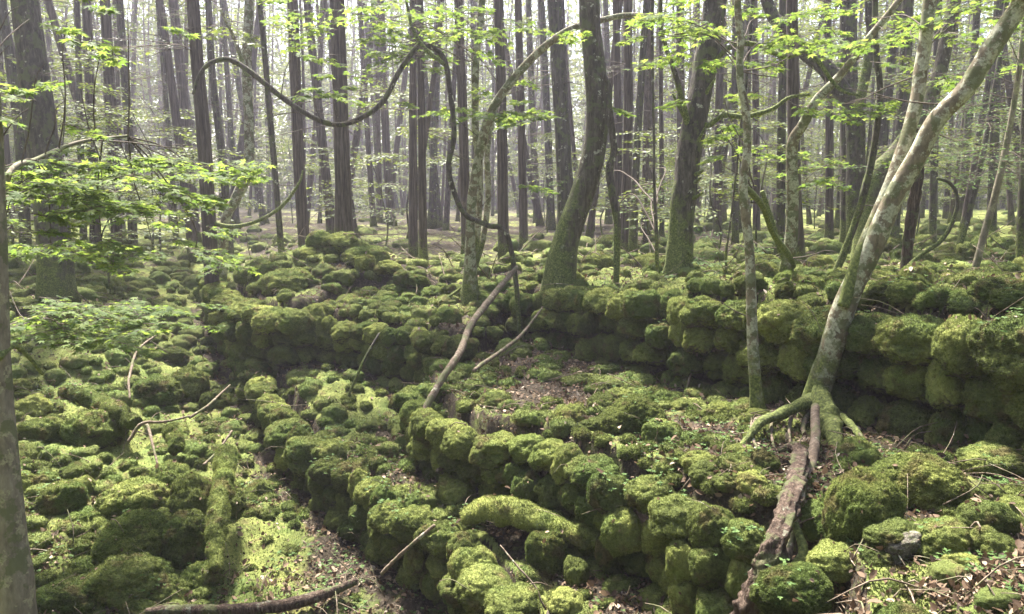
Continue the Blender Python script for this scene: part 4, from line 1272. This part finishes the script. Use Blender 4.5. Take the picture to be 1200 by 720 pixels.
hem('young hemlock with a low level bough in the middle of the wood', [(770, 318, 5), (768, 240, 4), (766, 170, 3)],
    [(740, 222, 12.0, .7, 3, .8, .03), (760, 240, 12.5, .7, 3, .8, .03), (720, 240, 12.5, .7, 3, .8, .03), (770, 210, 12.0, .6, 3, .8, .03), (700, 215, 12.5, .6, 2, .8, .03), (745, 262, 11.5, .6, 3, .8, .03)], 32)
hem('low seedling hemlock behind the top wall near the rough dark tree', [(850, 335, 4), (852, 290, 3), (856, 262, 2)],
    [(850, 268, 9.2, .45, 4, .9, .04), (875, 285, 9.0, .4, 3, .9, .04), (830, 300, 8.8, .45, 4, .9, .04), (815, 322, 8.6, .35, 3, .9, .04), (868, 312, 8.9, .35, 3, .9, .04)], 33)

# ------------------------------------------------------------------ background trees (prototypes, then copies)
def far_proto(kind, seed):
    rng = np.random.default_rng(seed)
    h = rng.uniform(15, 21)
    r = rng.uniform(0.07, 0.14) if kind != 'pole' else rng.uniform(.05, .09)
    lean = rng.normal(0, .06, 2)
    zs = np.linspace(0, h, 9)
    bow = rng.normal(0, .38, 2)
    ps = [np.array([lean[0] * z + bow[0] * math.sin(z / h * 3.1), lean[1] * z + bow[1] * math.sin(z / h * 3.1), z]) for z in zs]
    rs = [r * (1 - 0.72 * z / h) for z in zs]
    V, T = tube(ps, rs, n=36, seg=10, rough=.10, flare=.25, seed=seed, ridge=.10)
    tr = mesh_of('trunk', V, T, [M['cedar' if seed % 3 else 'greybark']])
    if kind == 'broad':
        crown = Acc()
        for k in range(16):
            z = rng.uniform(2.2, h * .85)
            b = np.array([np.interp(z, zs, [p[0] for p in ps]), np.interp(z, zs, [p[1] for p in ps]), z])
            az = rng.uniform(0, 6.283)
            dead_twigs(crown, b, az, rng.uniform(1.2, 2.4), rng, m=1, r=.02, drop=rng.uniform(-.1, .5), subs=5)
            for j in range(4):
                o = b + np.array([math.cos(az), math.sin(az), .1]) * rng.uniform(.7, 2.4) + rng.normal(0, .2, 3)
                spray(crown, o, rng.uniform(0, 6.283), rng.uniform(.8, 1.3), rng, LEAFQ, .11, n_side=6, per=6, tilt=rng.uniform(-.2, .1), twig_r=.006, flatness=.35)
        cm = 'far_leaf'
    else:
        crown = conifer_head(ps, rs, rng, 1.6, h, 46 if kind == 'con' else 26, 9 if kind == 'con' else 5, 1.7 if kind == 'con' else 1.0, NEEDQ, .085, per=8)
        cm = 'needle'
    return tr, crown.mesh('crown', [M[cm], M['twig']])

def sapling_proto(seed):
    rng = np.random.default_rng(seed)
    h = rng.uniform(2.4, 4.6)
    ps = [np.array([rng.normal(0, .06) * k, rng.normal(0, .06) * k, h * k / 5]) for k in range(6)]
    V, T = tube(ps, [.022 * (1 - .8 * k / 5) for k in range(6)], n=24, seg=7, rough=.1, seed=seed)
    tr = mesh_of('trunk', V, T, [M['greybark']])
    crown = Acc()
    for k in range(13):
        z = h * rng.uniform(.28, 1)
        b = np.array([np.interp(z, [p[2] for p in ps], [p[c] for p in ps]) for c in range(3)])
        az = rng.uniform(0, 6.283)
        for j in range(3):
            spray(crown, b + np.array([math.cos(az), math.sin(az), .05]) * rng.uniform(.1, 1.0), az + rng.normal(0, .5), rng.uniform(.6, 1.1), rng, LEAFQ, .085, n_side=6, per=6, tilt=rng.uniform(-.15, .1), twig_r=.005, flatness=.25)
    return tr, crown.mesh('crown', [M['far_leaf'], M['twig']])
PROTO = {'con': [far_proto('con', 200 + k) for k in range(6)], 'pole': [far_proto('pole', 230 + k) for k in range(3)], 'broad': [far_proto('broad', 260 + k) for k in range(4)], 'sapling': [sapling_proto(290 + k) for k in range(5)]}
def far_tree(kind, x, y, label, group, rng):
    tr, cr = PROTO[kind][int(rng.integers(len(PROTO[kind])))]
    e = empty({'broad': 'broadleaf_tree', 'sapling': 'broadleaf_sapling'}.get(kind, 'conifer_tree'), (x, y, H(x, y) - 0.05), label, 'tree', group)
    e.rotation_euler = (0, 0, rng.uniform(0, 6.283))
    s = rng.uniform(.85, 1.2)
    e.scale = (s, s, s)
    link('trunk', tr, e); link('crown', cr, e)

rng = np.random.default_rng(77)
taken = list(NOTED)
n_far = 0
tries = 0
while n_far < 295 and tries < 20000:
    tries += 1
    y = 17 + 53 * rng.random() ** 0.9
    x = rng.uniform(-1, 1) * (0.74 * y + 3)
    px = 600 + x / y * F
    if y < 24 and 120 < px < 1000 and rng.random() < .55:
        continue
    mind = 0.95 + 0.012 * y
    if any((x - a) ** 2 + (y - b) ** 2 < mind ** 2 for a, b in taken):
        continue
    if x < -5 and 10 < y < 14:
        continue
    taken.append((x, y))
    gap_bright = px < 330
    pk = rng.random()
    kind = 'broad' if pk < (0.45 if gap_bright else 0.22) else 'pole' if pk < .52 else 'con'
    band = 'nearer' if y < 32 else 'farther' if y < 50 else 'farthest'
    nm = {'con': 'tall bare-stemmed conifer', 'pole': 'pole-thin young conifer', 'broad': 'leafy light-green broadleaf tree'}[kind]
    far_tree(kind, x, y, f'{nm} among the {band} trees of the hazy wood', f'{band} {nm}s', rng)
    n_far += 1
print('far trees', n_far)
for k in range(75):
    for _k in range(60):
        y = 12.5 + 34 * rng.random() ** 1.2
        x = rng.uniform(-.68, .68) * y
        px = 600 + x / y * F
        if px > 640 and rng.random() < .25 or not (y < 17 and 250 < px < 640):
            break
    band = 'near the front of' if y < 20 else 'in the middle of' if y < 31 else 'deep in'
    far_tree('sapling', x, y, 'low leafy sapling with level sprays standing ' + band + ' the wood', 'saplings ' + band + ' the wood', rng)

# far edge of the wood: one mass
fw = Acc()
rng = np.random.default_rng(99)
for k in range(420):
    a = rng.uniform(-.72, .72)
    d = rng.uniform(66, 96)
    x, y = d * math.sin(a), d * math.cos(a)
    zb = 1.0
    hh = rng.uniform(12, 24)
    if k % 2 == 0:
        V, T = tube([np.array([x, y, zb - .5]), np.array([x + rng.normal(0, .4), y, zb + hh / 2]), np.array([x + rng.normal(0, .8), y, zb + hh])], [.2, .15, .05], n=8, seg=6, rough=0)
        fw.add(V, T, 1)
    n = 420
    c = np.array([x, y, zb])
    pos = c + np.stack([rng.normal(0, 1.7, n), rng.normal(0, 1.7, n), rng.uniform(0.0, 1, n) ** 1.15 * hh], 1)
    V, T = place_leaves(LEAFQ, pos, rng.normal(0, 1, (n, 3)), rng.normal(0, 1, (n, 3)) + np.array([0, 0, .6]), rng.uniform(.3, .6, n))
    fw.add(V, T, 0, False)
for k in range(420):
    a = rng.uniform(.78, 6.283 - .78)
    d = rng.uniform(13, 46) if abs(a - math.pi) < 1.9 else rng.uniform(22, 60)
    x, y = d * math.sin(a), d * math.cos(a)
    zb = H(x, y)
    hh = rng.uniform(9, 19)
    V, T = tube([np.array([x, y, zb - .5]), np.array([x + rng.normal(0, .3), y, zb + hh / 2]), np.array([x + rng.normal(0, .6), y, zb + hh])], [.2, .15, .04], n=8, seg=7, rough=0)
    fw.add(V, T, 1)
    n = 260
    pos = np.array([x, y, zb]) + np.stack([rng.normal(0, 1.4, n), rng.normal(0, 1.4, n), rng.uniform(0.05, 1, n) * hh], 1)
    V, T = place_leaves(LEAFQ, pos, rng.normal(0, 1, (n, 3)), rng.normal(0, 1, (n, 3)) + np.array([0, 0, .6]), rng.uniform(.3, .6, n))
    fw.add(V, T, 0, False)
tag(link('far_wood', fw.mesh('far_wood', [M['far_leaf'], M['cedar']])), 'hazy mass of trees closing off the depth of the wood', 'wood', kind='stuff')

# ------------------------------------------------------------------ logs, poles, fallen branches
def ground_path(pts, lift=0.0):
    ps, rs = [], []
    for (px, py, w) in pts:
        q = hit(px, py)
        r = w * .5 * q[1] / F
        ps.append(q + np.array([0, 0, r * 0.5 + lift]))
        rs.append(r)
    return ps, rs

def fallen(label, pts, mat='dead', name='fallen_branch', seed=1, cat='branch', twigs=0, group='fallen branches', **kw):
    ps, rs = world(pts)
    rs = [r * .8 for r in rs]
    ob = tube_obj(name, ps, rs, mat, n=kw.pop('n', 40), seg=10, rough=.28, freq=12, seed=seed, wig=kw.pop('wig', .035), **kw)
    tag(ob, label, cat, group)
fallen('long pale dead pole leaning over the middle wall', [(486, 504, 11, 6.75), (515, 455, 11, 7.0), (538, 415, 11, 7.4), (552, 382, 10, 8.0), (575, 350, 10, 8.7), (606, 313, 6, 9.5)], name='dead_pole', n=60)
fallen('thinner dead branch right of the leaning pole', [(555, 435, 6, 7.2), (590, 410, 6, 7.7), (612, 392, 5, 8.0), (637, 362, 3, 8.6)])
fallen('brown dead stick lying on the lower terrace', [(512, 553, 7, 6.2), (535, 525, 7, 6.35), (553, 505, 7, 6.45), (572, 484, 5, 6.55)])
fallen('thin dead stick propped on the lowest wall', [(447, 673, 6, 5.35), (478, 645, 6, 5.3), (510, 617, 5, 5.3)])
fallen('broken log lying across the bottom of the path', [(172, 718, 14, 5.12), (230, 715, 18, 5.12), (300, 710, 20, 5.15), (360, 699, 18, 5.27), (418, 680, 11, 5.4)], 'rotten', 'broken_log', cat='log', group='fallen logs')
fallen('slender upright twig leaning on the top wall', [(800, 470, 4, 6.75), (808, 432, 4, 6.9), (818, 405, 3, 6.95), (834, 375, 2, 7.0)])
fallen('white bare twig below the bright mossy log', [(640, 715, 3, 4.5), (632, 690, 3, 4.55), (612, 665, 3, 4.6), (592, 640, 2, 4.7)])
fallen('bare dead branch bent above the shaded hollow', [(152, 468, 3, 7.9), (149, 442, 4, 8.1), (158, 415, 4, 8.5), (185, 392, 3, 9.0)])
fallen('forked dead branch across the hollow', [(150, 518, 5, 7.3), (165, 497, 5, 7.4), (190, 494, 4, 7.5), (222, 488, 3, 7.8)])
fallen('thin prong of dead wood hanging into the hollow', [(172, 498, 5, 7.4), (178, 520, 4, 7.2), (186, 545, 3, 7.0)])
fallen('dead stick pointing into the dark hollow', [(222, 490, 4, 7.8), (250, 475, 4, 8.1), (270, 452, 2, 8.6)])
fallen('dead stick leaning on the upright-looking log', [(238, 545, 4, 6.9), (255, 528, 4, 7.1), (272, 505, 3, 7.4)])
fallen('short broken stick on the path beside the pile', [(238, 682, 5, 5.6), (252, 668, 5, 5.7), (266, 652, 3, 5.8)])
fallen('dead branch lying over the top wall behind the leaning tree', [(915, 345, 6, 8.2), (950, 335, 7, 8.4), (985, 325, 6, 8.8), (1015, 318, 4, 9.2)], 'mossybark')
fallen('thin dead twig across the stones at the edge of the view', [(1100, 622, 3, 3.9), (1150, 624, 4, 3.9), (1215, 628, 4, 3.9)])
fallen('small curved twig on the wall at the edge of the view', [(1128, 436, 3, 4.9), (1145, 452, 3, 4.8), (1152, 425, 2, 4.8), (1162, 395, 2, 4.9)])
fallen('root-like twig resting on the mound', [(300, 340, 4, 11.0), (315, 330, 4, 11.3), (330, 322, 3, 11.6)])
fallen('dead stick lying down the face of the middle wall', [(405, 470, 4, 8.6), (420, 440, 4, 8.6), (432, 415, 4, 8.7), (445, 390, 3, 8.9)], 'greybark')
fallen('thin stick lying on the back tier below the forked tree', [(505, 360, 4, 10.3), (528, 345, 4, 10.4), (545, 330, 3, 10.5)], 'greybark')

# rotten stump: a hollow twisted remnant leaning over the wall
ps, rs = world([(864, 745, 27, 3.45), (882, 700, 25, 3.46), (900, 662, 26, 3.50), (914, 622, 22, 3.58), (929, 582, 21, 3.85), (934, 552, 17, 4.2), (938, 532, 14, 4.5), (926, 524, 9, 4.65), (912, 529, 4, 4.65)])
e = empty('rotten_stump', ps[0], 'twisted reddish rotten stump leaning below the leaning tree', 'stump')
tube_obj('trunk', ps, rs, 'rotten', e, n=110, seg=36, rough=.6, freq=11, seed=4, ridge=.6)
ps, rs = world([(922, 655, 8, 3.6), (938, 600, 11, 3.95), (948, 560, 11, 4.35), (955, 520, 11, 4.7), (958, 478, 9, 5.2)])
tube_obj('root', ps, rs, 'dead', e, n=40, seg=10, rough=.3, seed=8, ridge=.3, wig=.02)
ps, rs = world([(930, 672, 12, 3.5), (944, 650, 12, 3.6), (934, 615, 9, 3.75)])
tube_obj('root', ps, rs, 'mossybark', e, n=20, seg=10, rough=.3, seed=9, wig=.02)

# bare rock with a cap of moss
q = hit(1058, 664)
e = empty('capped_rock', q, 'bare grey rock with a thin cap of moss among the dead leaves', 'rock')
V, T = stone_shape(5, 321, sq=3.6, flat=.7, lump=.05)
o = link('rock', mesh_of('rock', V, T, [M['rock']]), e); o.scale = (.20, .17, .16); o.location = (0, .06, .05); o.rotation_euler = (.1, -.2, .4)
o = link('moss_cap', SLAB[2], e); o.scale = (.235, .19, .13); o.location = (-.01, .08, .085); o.rotation_euler = (.1, -.1, .4)

# ------------------------------------------------------------------ loose cover on the ground
def ground_samples(n, dmin, dmax, seed, test):
    rng = np.random.default_rng(seed)
    k = n * 3
    y = dmin * (dmax / dmin) ** rng.random(k)
    x = rng.uniform(-.85, .95, k) * y
    z, reg, edge = terrain(x, y)
    keep = np.nonzero(test(x, y, reg, edge, rng))[0][:n]
    e = 0.02
    zx, zy = terrain(x[keep] + e, y[keep])[0], terrain(x[keep], y[keep] + e)[0]
    nrm = np.stack([-(zx - z[keep]) / e, -(zy - z[keep]) / e, np.ones(len(keep))], 1)
    nrm /= np.linalg.norm(nrm, axis=1, keepdims=True)
    return np.stack([x[keep], y[keep], z[keep]], 1), nrm, rng

def lit_test(lo):
    return lambda x, y, reg, edge, rng: (litter_mask(x, y, reg, edge) + fbm(xyz(x, y) * 2.2, 31, 4) * 0.85 + rng.normal(0, .10, len(x))) > lo

p, nrm, rng = ground_samples(60000, 2.6, 13, 1, lit_test(0.36))
_c = fbm(TOP[:, :3] * 1.6, 77, 3) + _rg.normal(0, .25, len(TOP)) > .12
p, nrm = np.concatenate([p, TOP[_c, :3]]), np.concatenate([nrm, TOP[_c, 3:]])
V, T = place_leaves(DEADL, p + nrm * rng.uniform(.002, .018, (len(p), 1)), rng.normal(0, 1, (len(p), 3)), nrm + rng.normal(0, .45, p.shape), rng.uniform(.012, .030, len(p)) * rng.choice([1, 1, 1.6, 2.1], len(p)))
tag(link('fallen_leaves', mesh_of('fallen_leaves', V, T, [M['litter']], smooth=False)), 'brown dead leaves littering the terraces and the path', 'leaf litter', kind='stuff')

p, nrm, rng = ground_samples(5200, 2.6, 8.5, 2, lambda x, y, reg, edge, rng: (fbm(xyz(x, y) * 2.3, 41, 3) > .08) & ((reg == 0) & (np.abs(x + .9) < 1.6) | (reg == 3) & (x > 0.9) & (y < 5.0) & (rng.random(len(x)) < .9) | (rng.random(len(x)) < .12)))
_c = (fbm(TOP[:, :3] * 1.9, 78, 3) > .16) & (_rg.random(len(TOP)) < .8)
p = np.concatenate([p, TOP[_c, :3]])
k = 5
p5 = np.repeat(p, k, 0)
a = (np.tile(np.arange(k), len(p)) + np.repeat(rng.random(len(p)), k)) * 6.283 / k
hd = np.stack([np.cos(a), np.sin(a), rng.uniform(-.1, .5, len(a))], 1)
V, T = place_leaves(LEAFQ, p5 + np.repeat(rng.uniform(.008, .035, len(p)), k)[:, None] * np.array([0, 0, 1.0]), hd, np.array([0, 0, 1.0]) + rng.normal(0, .3, p5.shape), np.repeat(rng.uniform(.010, .024, len(p)), k))
tag(link('ground_cover', mesh_of('ground_cover', V, T, [M['cover']], smooth=False)), 'small green leafy plants covering the path and the stones', 'ground cover', kind='stuff')

p, nrm, rng = ground_samples(190000, 2.6, 12, 3, lambda x, y, reg, edge, rng: (litter_mask(x, y, reg, edge) + rng.normal(0, .12, len(x)) < .45))
n = len(p)
d = nrm + rng.normal(0, .5, p.shape)
d /= np.linalg.norm(d, axis=1, keepdims=True)
s = np.cross(d, rng.normal(0, 1, p.shape)); s /= np.linalg.norm(s, axis=1, keepdims=True)
L = rng.uniform(.008, .020, (n, 1)); w_ = rng.uniform(.0025, .006, (n, 1))
V = np.stack([p - s * w_, p + s * w_, p + d * L], 1).reshape(-1, 3)
tag(link('ground_moss', mesh_of('ground_moss', V, np.arange(3 * n).reshape(-1, 3), [M['moss_blade']], smooth=False)), 'shaggy moss carpeting the ground between the stones', 'moss', kind='stuff')

tw = Acc()
p, nrm, rng = ground_samples(1500, 2.6, 26, 6, lambda x, y, reg, edge, rng: rng.random(len(x)) < (.25 + .75 * (litter_mask(x, y, reg, edge) > .2)))
_c = _rg.random(len(TOP)) < .025
p, nrm = np.concatenate([p, TOP[_c, :3]]), np.concatenate([nrm, TOP[_c, 3:]])
for q, nn in zip(p, nrm):
    a = rng.uniform(0, 6.283)
    L = rng.uniform(.08, .45)
    dd = np.array([math.cos(a), math.sin(a), 0]); dd -= nn * (dd @ nn); dd[2] += rng.uniform(-.05, .25)
    b = q + nn * .02
    r = rng.uniform(.0015, .0042)
    if q[1] > 11:
        L, r = L * 2.6, r * 2.4
    m_ = b + dd * L * .5 + rng.normal(0, .02, 3) + np.array([0, 0, .02])
    V, T = tube([b, m_, b + dd * L], [r, r, r * .5], n=6, seg=5, rough=0)
    tw.add(V, T, 0)
tag(link('fallen_twigs', tw.mesh('fallen_twigs', [M['dead']])), 'thin dead twigs strewn over moss and leaves', 'twigs', kind='stuff')

# ------------------------------------------------------------------ light, air, camera
SUN_EL, SUN_AZ = math.radians(60), math.radians(-22)        # azimuth from +y towards +x
sd = np.array([math.sin(SUN_AZ) * math.cos(SUN_EL), math.cos(SUN_AZ) * math.cos(SUN_EL), math.sin(SUN_EL)])
L_ = bpy.data.lights.new('sun', 'SUN')
L_.energy = 4.7
L_.angle = math.radians(6.0)
L_.color = (1.0, 0.96, 0.88)
so = bpy.data.objects.new('sun', L_)
so.rotation_euler = Vector(-sd).to_track_quat('-Z', 'Y').to_euler()
COL.objects.link(so)
w = bpy.data.worlds.new('World')
sc.world = w
w.use_nodes = True
wt = w.node_tree
sky = wt.nodes.new('ShaderNodeTexSky')
sky.sky_type = 'NISHITA'
sky.sun_disc = False
sky.sun_elevation = SUN_EL
sky.sun_rotation = SUN_AZ
sky.air_density = 1.0
sky.dust_density = 4.0
bg = wt.nodes['Background']
bg.inputs[1].default_value = 0.07
wt.links.new(sky.outputs[0], bg.inputs[0])

hz, ht, ho = nt('haze_air')
pv = N(ht, 'ShaderNodeVolumePrincipled')
pv.inputs['Color'].default_value = (0.87, 0.83, 1.0, 1)
pv.inputs['Density'].default_value = 0.0014
pv.inputs['Anisotropy'].default_value = 0.45
ht.links.new(pv.outputs[0], ho.inputs['Volume'])
bx = np.array([(x, y, z) for x in (-140, 140) for y in (-140, 140) for z in (-6, 34)], float)
bq = np.array([(0, 1, 3, 2), (4, 6, 7, 5), (0, 4, 5, 1), (2, 3, 7, 6), (0, 2, 6, 4), (1, 5, 7, 3)])
tag(link('haze', mesh_of('haze', bx, quads(bq), [hz], smooth=False)), 'pale morning haze filling the wood', 'haze', kind='stuff')

cam = bpy.data.cameras.new('camera')
cam.sensor_width = 36
cam.lens = 36 * F / 1200
cam.clip_start = 0.05
cam.clip_end = 600
co = bpy.data.objects.new('camera', cam)
co.location = (0, 0, EYE)
co.rotation_euler = (math.pi / 2 - PITCH, 0, 0)
COL.objects.link(co)
sc.camera = co

sc.view_settings.view_transform = 'Standard'
sc.view_settings.look = 'None'
sc.view_settings.exposure = 2.85
sc.view_settings.gamma = 1
sc.render.engine = 'CYCLES'
cy = sc.cycles
cy.use_denoising = True
try:
    cy.denoiser = 'OPENIMAGEDENOISE'
except Exception:
    pass
try:
    cy.denoising_prefilter = 'ACCURATE'
except Exception:
    pass
cy.max_bounces = 6
cy.diffuse_bounces = 3
cy.transmission_bounces = 3
cy.volume_bounces = 1
cy.transparent_max_bounces = 4
cy.volume_step_rate = 8
cy.sample_clamp_indirect = 6
